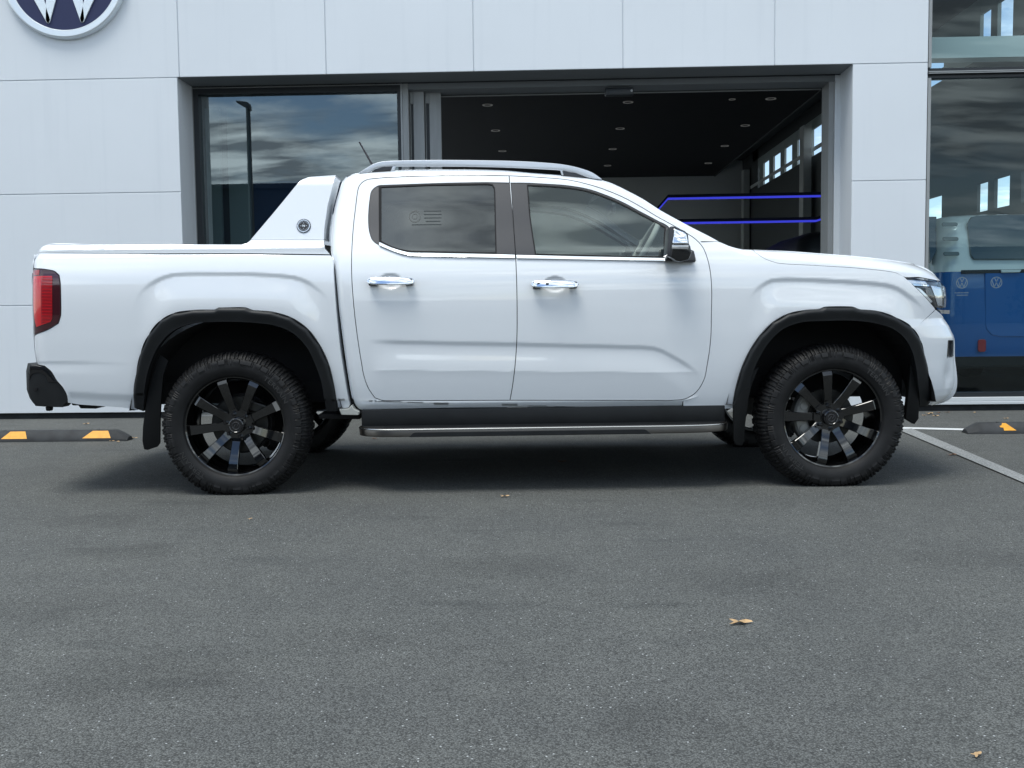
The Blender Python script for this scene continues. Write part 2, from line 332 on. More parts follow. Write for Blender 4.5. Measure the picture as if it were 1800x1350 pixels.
# ------------------------------------------------------------------ building
YW, YF = 9.80, 10.20
showroom = empty('showroom_building', (0, YW, 0), label='white panelled car showroom with wide open doorway behind the truck', cat='building')
def bx(name, x0, x1, y0, y1, z0, z1, mt, parent=showroom, bevel=0, **k):
    b_ = MB().box(x0, x1, y0-YW if parent is showroom else y0, y1-YW if parent is showroom else y1, z0, z1)
    return b_.build(name, mt, parent, bevel=bevel, **k)
def X(px, py, Y=YW): return at(px, py, Y).x
def Z(px, py, Y=YW): return at(px, py, Y).z
xL = X(314, 200); xR = X(1497.5, 230); xG = X(1630, 230); XS = 6.6
zF = Z(900, 124.6); zTop = 6.6
zj1 = (Z(100, 140)+Z(1560, 112))/2; zj2 = (Z(160, 339)+Z(1560, 318.5))/2; zj3 = Z(30, 537.5)
zb = 0.055
def panels(mb, xs, zs, gap=0.0045, y0=YW, y1=YW+0.0125):
    for i in range(len(xs)-1):
        for j in range(len(zs)-1):
            mb.box(xs[i]+gap, xs[i+1]-gap, y0-YW, y1-YW, zs[j]+gap, zs[j+1]-gap)
zF1 = zF
w = MB()
xs_left = [-13.5, -11.2, -8.6, X(8, 200), X(236, 200), xL]
# wide cassette panels: the inner seam at x(236) is much tighter
panels(w, [-13.5, -9.5, xL+0.0045-0.0045], [zb, zj3, zj2, zj1], 0.0045)
xf = [-13.5, -9.5, X(313, 60), X(572, 60), X(832, 60), X(1095, 60), X(1362, 60), xG]
panels(w, xf, [zF, zF+1.72, zTop], 0.0045)
panels(w, [xR, xG], [zb, zj3, zj2, zF], 0.0045)
w.build('cladding', M['wall'], showroom, bevel=0.0025, seg=1)
w = MB(); e = 0.004
w.box(-13.5, xL-e, 0.011, 0.40, zb+e, zF+0.05); w.box(-13.5, xG-e, 0.011, 0.30, zF+0.012, zTop-0.02); w.box(xR+e, xG-e, 0.011, 0.40, zb+e, zF+0.05)
w.build('wall', M['wall'], showroom)
# reveal sheets, soffit
w = MB(); w.box(xL-0.02, xR+0.02, 0.014, 0.40, zF+0.001, zF+0.0115); w.build('soffit', M['soffit'], showroom)
bx('plinth', -13.5, xL-0.02, YW+0.05, YW+0.3, -0.02, zb+0.003, M['plinth']); bx('plinth', xR+0.02, XS, YW+0.055, YW+0.3, -0.02, 0.062, M['plinth'])
bx('threshold', xL, xR, YF, YF+0.3, -0.02, 0.012, M['frame_lt'])
# fixed window, left of the doorway
xa, xb_, zt = X(339.5, 300, YF), X(708.5, 250, YF), Z(500, 149.5, YF)
win = MB()
t = 0.018
for (u0, u1, v0, v1) in ((xa, xa+t, 0.02, zt), (xb_-t, xb_, 0.02, zt), (xa+t, xb_-t, zt-t, zt)): win.box(u0, u1, YF-YW, YF-YW+0.12, v0, v1)
wf = win.build('window', M['frame_lt'], showroom, label='tall fixed window with dark frame beside the doorway')
win = MB(); t2 = t+0.055
for (u0, u1, v0, v1) in ((xa+t, xa+t2, 0.02, zt-t2), (xb_-t2+0.02, xb_-t, 0.02, zt-t2), (xa+t, xb_-t, zt-t2, zt-t), (xa+t, xb_-t, 0.02, 0.09)): win.box(u0, u1, YF-YW+0.012, YF-YW+0.1, v0, v1)
o = win.build('window_frame', M['frame_dk'], showroom); o.parent = wf
mesh('pane', [(xa+t2-0.01, YF-YW+0.06, 0.09), (xb_-t-0.02, YF-YW+0.06, 0.09), (xb_-t-0.02, YF-YW+0.06, zt-t2+0.01), (xa+t2-0.01, YF-YW+0.06, zt-t2+0.01)], [(0, 1, 2, 3)], M['shopglass'], wf)
# door header with track, stacked sliding leaves, jambs
hb = Z(1000, 151.5, YF)
bx('door_header', xb_, X(1478, 160, YF)+0.0, YF+0.003, YF+0.30, hb, Z(1000, 140.5, YF)+0.35, M['soffit'])
bx('shadow_gap', xL, xR, YF-0.0, YF+0.25, Z(1000, 141.6, YF), zF+0.4, M['frame_dk'])
bx('door_track', xb_+0.3, X(1457, 200, YF), YF+0.31, YF+0.33, Z(1000, 165.8, YF+0.31), hb+0.3, M['frame_md'], bevel=0.003)
bx('door_track_lip', xb_+0.3, X(1457, 200, YF), YF+0.29, YF+0.308, Z(1000, 166.0, YF+0.29), Z(1000, 164.3, YF+0.29), M['frame_lt'])
jx0, jx1 = X(1457, 300, YF), X(1478.5, 300, YF)
w = MB(); w.box(jx0, jx0+(jx1-jx0)*0.42, YF-YW+0.02, YF-YW+0.28, 0, hb+0.02); w.build('door_jamb', M['leaf'], showroom)
w = MB(); w.box(jx0+(jx1-jx0)*0.42+0.002, jx1+0.12, YF-YW, YF-YW+0.25, 0, hb+0.06); w.build('door_jamb', M['sill'], showroom)
ml = MB(); ml.box(xb_+0.002, X(719, 250, YF), YF-YW, YF-YW+0.3, 0, hb+0.06); ml.build('mullion', M['leaf'], showroom, bevel=0.003)
for (a_, b_, s0, s1, yy) in ((722, 746.5, 722.2, 727.5, 0.10), (748.5, 776, 748.8, 755.5, 0.16)):
    Yl = YF+yy; x0_, x1_ = X(a_, 250, Yl), X(b_, 250, Yl); q0, q1 = X(s0, 250, Yl), X(s1, 250, Yl); ztp = Z(740, 160, Yl); zs = Z(740, 182, Yl)
    w = MB(); w.box(q1, x1_, Yl-YW, Yl-YW+0.045, 0.01, ztp); w.box(x0_, q1-0.001, Yl-YW+0.004, Yl-YW+0.04, zs, ztp); w.box(x0_-0.001, q0+0.006, Yl-YW+0.008, Yl-YW+0.036, 0.01, zs)
    sl = w.build('sliding_door', M['leaf'], showroom, bevel=0.002, seg=1)
    w = MB(); w.box(q0+0.006, q1-0.002, Yl-YW+0.02, Yl-YW+0.03, 0.01, zs-0.002); w.build('pull_slot', M['frame_dk'], sl)
# motion sensor over the door
o = MB().box(X(1063.5, 160, YF), X(1113.5, 160, YF), YF-0.02, YF+0.06, Z(1088, 168, YF), Z(1088, 154.5, YF)).build('door_sensor', M['frame_dk'], None, bevel=0.012, seg=3, smooth=40, label='small black door motion sensor box under the doorway header', cat='sensor')
MB().tube([(X(1110, 160, YF), YF-0.024, Z(1110, 160, YF)), (X(1110, 160, YF), YF-0.019, Z(1110, 160, YF))], 0.012, 12).build('sensor_eye', M['frame_lt'], o)
# curtain wall on the right
zm0, zm1 = Z(1716, 132.5), Z(1716, 119.5); zs0, zs1 = 0.062, Z(1716, 697.5)
cw = MB()
cw.box(xG, XS, -0.0, 0.12, zs0, zs1-0.045); c_ = cw.build('window_sill', M['sill'], showroom, bevel=0.004)
bx('sill_bead', xG, XS, YW+0.004, YW+0.1, zs1-0.043, zs1-0.004, M['sill'], bevel=0.004)
gl = MB(); gl.add([(xG+0.03, 0.06, zs1), (XS, 0.06, zs1), (XS, 0.06, zm0), (xG+0.03, 0.06, zm0)], [(0, 1, 2, 3)]); shopw = gl.build('glazing', M['shopglass2'], showroom, fix=False, label='lower glazing pane right of the pier, display van behind')
gl = MB(); gl.add([(xG+0.03, 0.06, zm1), (XS, 0.06, zm1), (XS, 0.06, zTop), (xG+0.03, 0.06, zTop)], [(0, 1, 2, 3)]); gl.build('glazing', M['shopglass2'], showroom, fix=False)
for (y0_, y1_, z0_, z1_) in ((0.0, 0.14, zm0+0.018, zm1-0.018), (0.03, 0.12, zs1-0.003, zs1+0.04), (0.03, 0.13, zm0-0.012, zm0+0.016), (0.03, 0.13, zm1-0.016, zm1+0.012)): MB().box(xG+0.002, XS, y0_, y1_, z0_, z1_).build('mullion', M['frame_dk'], showroom)
w = MB(); w.box(xG+0.002, XS, -0.012, -0.002, zm0+0.03, zm0+0.045); w.box(xG+0.002, XS, -0.012, -0.002, zm1-0.045, zm1-0.032); w.build('mullion_bead', M['frame_lt'], showroom)
w = MB(); w.box(xG+0.002, xG+0.03, 0.002, 0.13, zs1+0.042, zm0-0.014); w.box(xG+0.002, xG+0.03, 0.002, 0.13, zm1+0.014, zTop); w.box(XS-0.05, XS+0.05, 0.0, 0.2, 0.06, zTop-0.05); w.build('glazing_edge', M['frame_lt'], showroom)
# shell
D0 = YF+0.3; DB = 34.7; zc = 5.45
bx('floor', -13.5, XS, YW+0.14, DB, -0.03, 0.008, M['floor_in'])
bx('ceiling', -13.5, 5.7, YW+0.42, 19.0, zc, zTop-0.3, M['ceil_in']); bx('ceiling', -4.6, 5.7, 19.0, DB, zc, zTop-0.3, M['ceil_in'])  # rear left stays open, added unseen to let daylight onto the back wall
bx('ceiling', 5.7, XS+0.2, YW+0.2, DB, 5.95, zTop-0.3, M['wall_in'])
bx('bulkhead', 5.66, 5.7, YW+0.45, DB, zc-0.02, 5.95, M['wall_in'])
bx('roof', -13.7, XS+0.4, YW+0.31, 19.0, zTop-0.29, zTop+0.1, M['wall_in']); bx('roof', -4.6, XS+0.4, 19.0, DB+0.4, zTop-0.29, zTop+0.1, M['wall_in'])  # same added opening carried through the roof, out of view
bx('back_wall', -13.5, XS, DB, DB+0.2, 0, zTop-0.3, M['wall_in2'])
bx('end_wall', -13.7, -13.5, YW+0.35, DB, 0, 0.6, M['wall_in']); bx('end_wall', -13.7, -13.5, YW+0.35, DB, 4.6, zTop-0.3, M['wall_in'])  # wide opening between the strips is added, unseen, to let daylight in
for yy in range(12, 35, 3): bx('added_end_mullion', -13.65, -13.55, yy, yy+0.12, 0.6, 4.6, M['frame_md'])  # posts dividing the added, unseen opening
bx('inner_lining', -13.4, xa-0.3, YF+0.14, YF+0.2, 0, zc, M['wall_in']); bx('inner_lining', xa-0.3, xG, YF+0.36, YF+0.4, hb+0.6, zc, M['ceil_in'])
# side wall with a strip of high windows and lower openings
def side_wall():
    w = MB(); mu = MB(); x0, x1 = XS, XS+0.05
    ys = [YW+0.2]; cuts = []
    for (a_, b_) in ((14.3, 14.55), (14.9, 15.4), (15.62, 16.0), (17.4, 18.3), (19.3, 20.6), (21.6, 23.2), (24.85, 25.75), (26.5, 27.25), (27.8, 28.65), (29.15, 30.05), (30.6, 31.4), (31.95, 32.2)):
        cuts.append((a_, b_))
    zlo, zhi, z1_, z2_ = 4.73, 5.38, 2.42, 2.85
    y = YW+0.2
    for (a_, b_) in cuts:
        w.box(x0, x1, y-YW, a_-YW, 0, zlo-0.002); mu.box(x0-0.004, x1, y-YW, a_-YW, zlo, 5.62); y = b_
        mu.box(x0, x1, a_-YW, b_-YW, zhi, 5.62)
        if a_ < 17.5:
            w.box(x0, x1, a_-YW, b_-YW, z2_, zlo); w.box(x0, x1, a_-YW, b_-YW, 0, z1_)
        else: w.box(x0, x1, a_-YW, b_-YW, 0, zlo)
    w.box(x0, x1, y-YW, DB-YW, 0, zTop-0.3); w.box(x0, x1, 0.2, 33.0-YW, 5.625, zTop-0.3); mu.build('window_mullions', M['fin'], showroom)
    w.build('side_wall', M['wall_in'], showroom)
side_wall()
bx('reveal_strip', XS-0.03, XS-0.002, 17.3, DB, 4.83, 4.92, M['wall_in2'])
for (px, y_) in ((1414.5, 25.6), (1310, 33.4)):
    x_ = (at(px, 400, y_).x); bx('column', x_-0.095, x_+0.10, y_-0.2, y_+0.2, 0, 5.44, M['column'], bevel=0.01)
bx('ceiling_beam', xG+0.05, XS-0.05, YW+0.55, YW+0.75, Z(1716, 101, YW+0.55), Z(1716, 64, YW+0.55), M['column'])
# partition seen through the left window
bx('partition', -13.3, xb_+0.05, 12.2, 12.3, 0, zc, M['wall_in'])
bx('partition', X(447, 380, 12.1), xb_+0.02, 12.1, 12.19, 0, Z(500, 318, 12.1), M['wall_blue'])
for (p_, q_) in ((366, 390), (404, 440)): bx('partition_fin', X(p_, 380, 11.8), X(q_, 380, 11.8), 11.8, 11.86, 0, Z(400, 190, 11.8), M['fin'])
bx('partition', xb_+0.02, xb_+0.06, YF+0.35, 12.3, 0, zc, M['wall_in'])

# ------------------------------------------------------------------ round emblem sign and its window decals
def emblem_strokes(scale, wdt):
    "strokes of the V over W emblem, unit circle of the ring's inner edge"
    P = []
    for s in (1, -1):
        P.append([(-0.365*s, -0.80), (-0.33*s, -0.86), (-0.29*s, -0.86), (-0.262*s, -0.80), (-0.36*s, -0.47), (-0.43*s, -0.27), (-0.80*s, 0.62), (-0.97*s, 0.35)])
        P.append([(-0.36*s, -0.80), (-0.33*s, -0.86), (-0.29*s, -0.86), (-0.265*s, -0.80), (-0.148*s, -0.44), (-0.02*s, 0.02), (0.0, 0.02), (0.0, 0.14), (-0.105*s, 0.14), (-0.335*s, -0.46)])
        P.append([(-0.46*s, 0.90), (-0.26*s, 0.97), (-0.0*s, 0.42), (0, 0.17), (-0.10*s, 0.17)])
    return [[(x*scale, y*scale) for x, y in q] for q in P]
def emblem(name, c, r, mt_face, mt_metal, depth=0.03, parent=None, thin=False, **k):
    root = empty(name, c, parent, **k)
    n = 96
    if mt_face:
        f = MB(); f.rings([[(r*1.0*math.cos(2*PI*i/n), y, r*1.0*math.sin(2*PI*i/n)) for i in range(n)] for y in (0, -depth)]); f.build('sign_face', mt_face, root, smooth=40)
    rg = []
    prof = [(0.985, -depth*0.2), (0.985, -depth*1.25), (1.0, -depth*1.5), (1.10, -depth*1.6), (1.125, -depth*1.45), (1.14, -depth*0.9), (1.14, 0.0)] if not thin else [(0.9, -0.001), (0.9, -0.002), (1.03, -0.002), (1.03, -0.001)]
    f = MB()
    for i in range(n):
        a_ = 2*PI*i/n; rg.append([(r*q*math.cos(a_), y, r*q*math.sin(a_)) for q, y in prof])
    f.rings(rg, closed=True, loop=True); f.build('sign_ring', mt_metal, root, smooth=25)
    f = MB()
    for q in emblem_strokes(r, 0.2):
        if thin:
            q = q
        area = sum(q[i][0]*q[(i+1) % len(q)][1]-q[(i+1) % len(q)][0]*q[i][1] for i in range(len(q)))
        if area < 0: q = q[::-1]
        f.prism([(x, -depth*(1.0 if not thin else 0)-0.0005, z) for x, z in q], (0, -(0.012 if not thin else 0.001), 0))
    f.build('sign_letters', mt_metal, root, bevel=0.004 if not thin else 0, seg=2)
    return root
c = at(115, -43.4, YW-0.002)
emblem('emblem_sign', c, 98.1*(YW*0.985)/FPX, M['navy'], M['sign_metal'], 0.035, label='large round navy sign with silver interlocked letters on white cladding', cat='sign')
def thin_emblem(px, py, r):
    c = at(px, py, YW+0.052); root = empty('window_decal', c, None, label='faint round letter decal %s' % ('above two small text lines, nearer the white truck' if px < 1720 else 'on glass in front of the van tailgate, no text below'), cat='decal', group='round decals on the showroom glass')
    n = 40; f = MB(); f.rings([[(r*q*math.cos(2*PI*i/n), 0, r*q*math.sin(2*PI*i/n)) for q in (0.86, 1.0)] + [(r*q*math.cos(2*PI*i/n), 0.0008, r*q*math.sin(2*PI*i/n)) for q in (1.0, 0.86)] for i in range(n)], loop=True)
    def bar(a_, b_, w_=0.13*r):
        a_, b_ = Vector((a_[0]*r, 0, a_[1]*r)), Vector((b_[0]*r, 0, b_[1]*r)); d = (b_-a_).normalized(); nn = Vector((-d.z, 0, d.x))*w_/2
        f.prism([a_-nn, b_-nn, b_+nn, a_+nn], (0, 0.0008, 0))
    bar((-0.78, 0.42), (-0.33, -0.78)); bar((-0.33, -0.78), (-0.02, -0.02)); bar((0.78, 0.42), (0.33, -0.78)); bar((0.33, -0.78), (0.02, -0.02)); bar((-0.36, 0.85), (-0.02, 0.16)); bar((0.36, 0.85), (0.02, 0.16))
    f.build('decal_mark', M['decal'], root)
    return root
rd = 10.0*YW/FPX
d1_ = thin_emblem(1691, 497, rd); thin_emblem(1751.5, 496.5, rd)
f = MB()
for (x0, x1, y0) in ((-12, 12, 16.8), (-9, 10, 21)):
    x = x0
    while x < x1:
        w_ = random.uniform(0.6, 1.3); f.box(x*YW/FPX, (x+w_)*YW/FPX, 0, 0.0008, -(y0+1.2+random.uniform(0, .5))*YW/FPX, -(y0-random.uniform(0, 0.6))*YW/FPX); x += w_+0.45
f.build('decal_text', M['decal'], d1_)

# ------------------------------------------------------------------ showroom contents
lab = {}
LP = [(857, 184, 'nearest downlight on the left side of the dark ceiling'), (871, 229, 'second downlight of the left ceiling row'), (883, 265, 'third downlight of the left ceiling row, smallest above the roof rail'),
      (1104, 179, 'large downlight just right of the black door sensor'), (1090, 225.5, 'second downlight of the middle ceiling row'), (1077, 261.5, 'third downlight of the middle ceiling row'), (1068, 290.6, 'farthest downlight of the middle row, just above the truck roof'),
      (1355, 173, 'large downlight nearest the right door jamb'), (1310, 220, 'second downlight of the right ceiling row'), (1274, 256, 'third downlight of the right ceiling row'), (1245, 286.5, 'fourth downlight of the right ceiling row'), (1222, 311, 'farthest downlight of the right row, just above the back wall'),
      (1287, 174, 'small downlight beside the large right hand one')]
proto = None
for (px, py, lb) in LP:
    p = atz(px, py, zc); rr = 0.07 if px == 1287 else 0.11
    if proto is None:
        proto = empty('ceiling_light', (0, 0, 0)); n = 24
        f = MB(); f.rings([[(q*math.cos(2*PI*i/n), q*math.sin(2*PI*i/n), z) for q, z in ((0.7, 0), (0.7, -0.06), (1.0, -0.10), (1.0, 0))] for i in range(n)], loop=True); k1 = f.build('light_rim', M['downlight'], proto, smooth=40)
        f = MB(); f.tube([(0, 0, 0), (0, 0, -0.03)], 0.69, 20); k2 = f.build('diffuser', M['ceil_in'], proto)
        q = proto; kids = [k1, k2]
    else:
        q = proto.copy(); COL.objects.link(q)
        for kk in kids:
            c2 = kk.copy(); COL.objects.link(c2); c2.parent = q
    q.location = (p.x, p.y, zc-0.002); q.scale = (rr, rr, 0.14)
    props(q, label=lb, cat='ceiling light', group='downlights in the black showroom ceiling')
def led(pts, Y, label):
    P3 = [at(px, py, Y) for px, py in pts]; root = empty('light_strip', P3[0], label=label, cat='light strip', group='blue light strips hung across the showroom')
    h = 0.018; f = MB(); g_ = MB()
    for mb, z0, z1, y0, y1 in ((f, -h, h, -0.02, 0.02), (g_, h+0.002, h+0.055, -0.03, 0.03)):
        rg = []
        for p in P3:
            q = p-P3[0]; rg.append([(q.x, y0, q.z+z0), (q.x, y1, q.z+z0), (q.x, y1, q.z+z1), (q.x, y0, q.z+z1)])
        mb.rings(rg)
    f.build('light_tube', M['led'], root); g_.build('casing', M['led_case'], root)
led([(1150, 377), (1174, 349.5), (1320, 347), (1470, 344.2)], 19.0, 'upper blue light strip, its left end bent downwards')
led([(1190, 392.5), (1300, 390.8), (1434, 388.5), (1470, 377.5)], 19.0, 'lower blue light strip, its right end bent upwards')

# ------------------------------------------------------------------ display van behind the right glass (seen from the rear)
M['van_white'] = mat('van_white_paint', (0.66, 0.71, 0.71), 0.35, coat=0.8)
M['van_blue'] = mat('van_blue_paint', (0.008, 0.11, 0.36), 0.35, coat=1.0)
M['van_glass'] = mat('van_dark_glass', (0.055, 0.075, 0.085), 0.08, coat=0.5)
M['van_slat'] = mat('van_vent_grey', (0.13, 0.16, 0.17), 0.5)
YV = 10.95
def vx(px, py=500): return at(px, py, YV).x
def vz(py, px=1720): return at(px, py, YV).z
VX0 = vx(1646); VW = 2.0; VC = VX0+VW/2
van = empty('display_van', (VC, YV, 0), label='two tone white over blue van parked tail out behind the showroom glass', cat='van')
def van_ring(z, inset, x_off=0):
    "plan outline of the van at height z: rounded rectangle, rear face at y=0"
    hw = VW/2-inset; L_ = 4.6; r = 0.22; pts = []
    for (cx_, cy_, a0) in ((hw-r, 0+r+inset*1.2, -90), (hw-r, L_-r, 0), (-hw+r, L_-r, 90), (-hw+r, 0+r+inset*1.2, 180)):
        for i in range(7):
            a_ = math.radians(a0+i*15); pts.append((cx_+r*math.cos(a_), cy_+r*math.sin(a_), z))
    return pts
zsplit = vz(474); zroof = vz(374); zbot = vz(627)
f = MB(); f.rings([van_ring(z, i) for z, i in ((zbot, 0.03), (zbot+0.12, 0.005), (0.9, 0.0), (zsplit-0.02, 0.012))]); f.build('lower_body', M['van_blue'], van, smooth=50)
f = MB(); f.rings([van_ring(z, i) for z, i in ((zsplit-0.018, 0.014), (zsplit+0.1, 0.03), (zsplit+0.4, 0.075), (zroof-0.1, 0.12), (zroof-0.03, 0.16), (zroof, 0.24), (zroof+0.02, 0.4))]); f.build('upper_body', M['van_white'], van, smooth=50)
f = MB(); f.rings([van_ring(z, i) for z, i in ((0.33, 0.1), (zbot-0.1, 0.04), (zbot-0.002, 0.028))]); f.build('lower_bumper', M['plastic'], van, smooth=50)
def lx(px): return vx(px)-VC
def on_back(pts, depth, name, mt, parent=van, off=0.0, bev=0.004):
    "shape on the raked rear face"
    def yy(z): 
        t_ = max(0, z-zsplit); return 0.012*1.2 + t_*0.19 - off
    q = [(lx(px), yy(vz(py, px)), vz(py, px)) for px, py in pts]
    f = MB(); f.prism(q, (0, depth, 0)); return f.build(name, mt, parent, bevel=bev)
def rr(x0, y0, x1, y1, r, n=4):
    o_ = []
    for (cx_, cy_, a0) in ((x1-r, y0+r, -90), (x1-r, y1-r, 0), (x0+r, y1-r, 90), (x0+r, y0+r, 180)):
        for i in range(n+1):
            a_ = math.radians(a0+90*i/n); o_.append((cx_+r*math.cos(a_), cy_+r*math.sin(a_)))
    return o_
on_back([(1704, 392), (1712, 380), (1722, 377.5), (1860, 374), (1930, 376), (1945, 388), (1955, 450), (1935, 455), (1712, 455.5), (1707, 448)], 0.03, 'rear_window', M['van_glass'], off=0.03)
tg = on_back([(1697, 476), (1735, 474.5), (1935, 471), (1944, 476), (1944, 575), (1932, 588), (1915, 592), (1760, 592), (1745, 589), (1736, 580), (1733, 570), (1731, 478)], 0.03, 'tailgate', M['van_blue'], off=0.02, bev=0.01)
on_back([(1757, 474.5), (1793, 474), (1790, 479), (1758, 479.5)], 0.02, 'handle_bar', M['van_white'], off=0.045)
on_back([(1690, 474.8), (1950, 470.5), (1950, 477.5), (1690, 481)], 0.03, 'trim_band', M['frame_dk'], off=0.024)
for y0 in (390, 416, 442.5): on_back(rr(1658, y0, 1685.5, y0+7, 3), 0.02, 'vent_slat', M['van_slat'], off=0.05)
for px0 in (1720.5, 1915): on_back(rr(px0, 596.5, px0+14, 618.5, 4), 0.02, 'reflector', M['red_mid'], off=0.03)
on_back([(1652, 378), (1656, 378), (1653, 440), (1640, 462), (1640, 378)], 0.2, 'side_window', M['van_glass'], off=-0.06)
# side glass, wheels
for s in (-1, 1):
    f = MB(); x_ = s*(VW/2-0.05); f.prism([(x_, 0.35, zsplit+0.08), (x_, 3.9, zsplit+0.05), (x_-s*0.06, 3.5, zroof-0.16), (x_-s*0.07, 0.42, zroof-0.16)], (s*0.004, 0, 0)); f.build('side_window', M['van_glass'], van)
def simple_wheel(parent, x, y, r, w_, name='wheel'):
    e_ = empty(name, (x, y, r), parent); s = 1 if x > 0 else -1
    f = MB(); n = 40; rg = []
    for i in range(n):
        a_ = 2*PI*i/n; rg.append([(s*xx, q*math.cos(a_), q*math.sin(a_)) for q, xx in ((r*0.62, 0), (r*0.9, 0.0), (r*0.98, -0.02), (r, -0.05), (r, -w_+0.05), (r*0.98, -w_+0.02), (r*0.9, -w_), (r*0.62, -w_))])
    f.rings(rg, loop=True); f.build('tyre', M['tyre'], e_, smooth=40)
    f = MB(); f.tube([(-s*w_*0.9, 0, 0), (-s*0.03, 0, 0)], [r*0.62, r*0.62], 30); f.build('rim', M['steel'], e_, smooth=40)
for x_ in (VW/2-0.02, -VW/2+0.02):
    for y_ in (0.85, 3.7): simple_wheel(van, x_, y_, 0.35, 0.22)

# dark high-bodied car deeper inside, nose towards the back wall
YC = 14.0
car = empty('display_car', (at(1520, 500, YC).x, YC, 0), label='black high roofed car in the shade inside the doorway, only its roof corner showing', cat='car')
def cr(z, hw, y0, y1, r=0.18):
    pts = []
    for (cx_, cy_, a0) in ((hw-r, y0+r, -90), (hw-r, y1-r, 0), (-hw+r, y1-r, 90), (-hw+r, y0+r, 180)):
        for i in range(6): a_ = math.radians(a0+i*18); pts.append((cx_+r*math.cos(a_), cy_+r*math.sin(a_), z))
    return pts
M['car_black'] = mat('black_car_paint', (0.012, 0.013, 0.016), 0.5, coat=0.2, coat_r=0.3)
ct = at(1455, 404, YC).z
f = MB(); f.rings([cr(0.35, 0.88, 0.05, 4.7), cr(0.5, 0.96, 0.0, 4.75), (cr(0.95, 0.97, 0.0, 4.7)), cr(1.15, 0.95, 0.05, 4.65)]); f.build('car_body', M['car_black'], car, smooth=50)
f = MB(); f.rings([cr(1.152, 0.94, 0.06, 3.3), cr(ct-0.30, 0.86, 0.16, 2.9), cr(ct-0.1, 0.80, 0.24, 2.6), cr(ct, 0.62, 0.4, 2.4)]); f.build('car_roof', M['car_black'], car, smooth=50)
f = MB(); f.prism([(-0.78, 0.03, 1.2), (0.78, 0.03, 1.2), (0.70, 0.10, ct-0.3), (-0.70, 0.10, ct-0.3)], (0, 0.03, 0)); f.build('rear_window', M['van_glass'], car)
for s in (-1, 1):
    f = MB(); f.box(s*0.84-0.08, s*0.84+0.08, -0.02, 0.03, 0.85, 1.1); f.build('tail_light', M['red_dark'], car, bevel=0.01)
for x_ in (0.95, -0.95):
    for y_ in (0.9, 3.75): simple_wheel(car, x_, y_, 0.36, 0.22)

# ------------------------------------------------------------------ wheel stops
def wheel_stop(px_end, py_end, direction, L_, patches, label, wear=None):
    a_ = atz(px_end, py_end); root = empty('wheel_stop', (a_.x, a_.y, 0), label=label, cat='wheel stop', group='rubber wheel stops along the showroom wall')
    root.rotation_euler = (0, 0, math.radians(0.4))
    s = direction; Wd, H_ = 0.155, 0.085; rg = []
    for (x, hs, ws) in ((0, 0.35, 0.82), (0.02, 0.5, 0.93), (0.10, 0.97, 1.0), (L_/2, 1, 1), (L_-0.10, 0.97, 1.0), (L_-0.02, 0.5, 0.93), (L_, 0.35, 0.82)):
        y0 = Wd/2-Wd/2*ws; y1 = Wd/2+Wd/2*ws; h = H_*hs
        rg.append([(s*x, y0, 0), (s*x, y0+0.002, h*0.28), (s*x, y0+0.045*ws, h*0.95), (s*x, y0+0.055*ws, h), (s*x, y1-0.045*ws, h), (s*x, y1-0.02, h*0.55), (s*x, y1, 0)])
    f = MB(); f.rings(rg)
    if s: 
        x = 0.12
        while x < L_-0.14:      # fine ribs on the sloping face
            f.box(s*x-0.0025, s*x+0.0025, 0.02, 0.052, 0.028, 0.045) if False else None; x += 0.02
    f.build('stop_body', M['rubber'], root, smooth=35)
    def slope(x, tt, lift=0.0015): # point on sloping front face
        y = 0.002+(0.045-0.002)*tt; z = H_*(0.28+(0.95-0.28)*tt); return (s*x, y-lift, z+lift*0.6)
    for pt in patches:
        v = [slope(x, t_) for x, t_ in pt]; fz = [tuple(range(len(v)))]
        nrm = (Vector(v[1])-Vector(v[0])).cross(Vector(v[2])-Vector(v[0]))
        if nrm.y > 0: v = v[::-1]
        mesh('reflective_patch', v, fz, M['yellow'], root)
    for k in range(4):
        f = MB(); f.tube([(s*(0.25+k*(L_-0.5)/3), 0.075, H_+0.002), (s*(0.25+k*(L_-0.5)/3), 0.075, H_-0.01)], 0.013, 12); f.build('bolt', M['steel'], root)
    return root
sc_px = 8.15/FPX
wheel_stop(222, 775.5, -1, 1.65, [[(0.125, 0.02), (0.355, 0.02), (0.285, 0.98), (0.16, 0.98)], [(0.80, 0.02), (1.01, 0.02), (0.95, 0.98), (0.83, 0.98)][:4], [(1.35, 0.02), (1.55, 0.02), (1.5, 0.98), (1.38, 0.98)]], 'black rubber wheel stop with whole amber patches behind the tail of the truck')
wheel_stop(1703, 763.5, 1, 1.65, [[(0.27, 0.04), (0.365, 0.04), (0.30, 0.97), (0.272, 0.99), (0.262, 0.7), (0.245, 0.62), (0.25, 0.45), (0.272, 0.4)], [(0.8, 0.02), (0.98, 0.02), (0.93, 0.9), (0.84, 0.98)]], 'black rubber wheel stop with one torn amber patch in front of the truck')

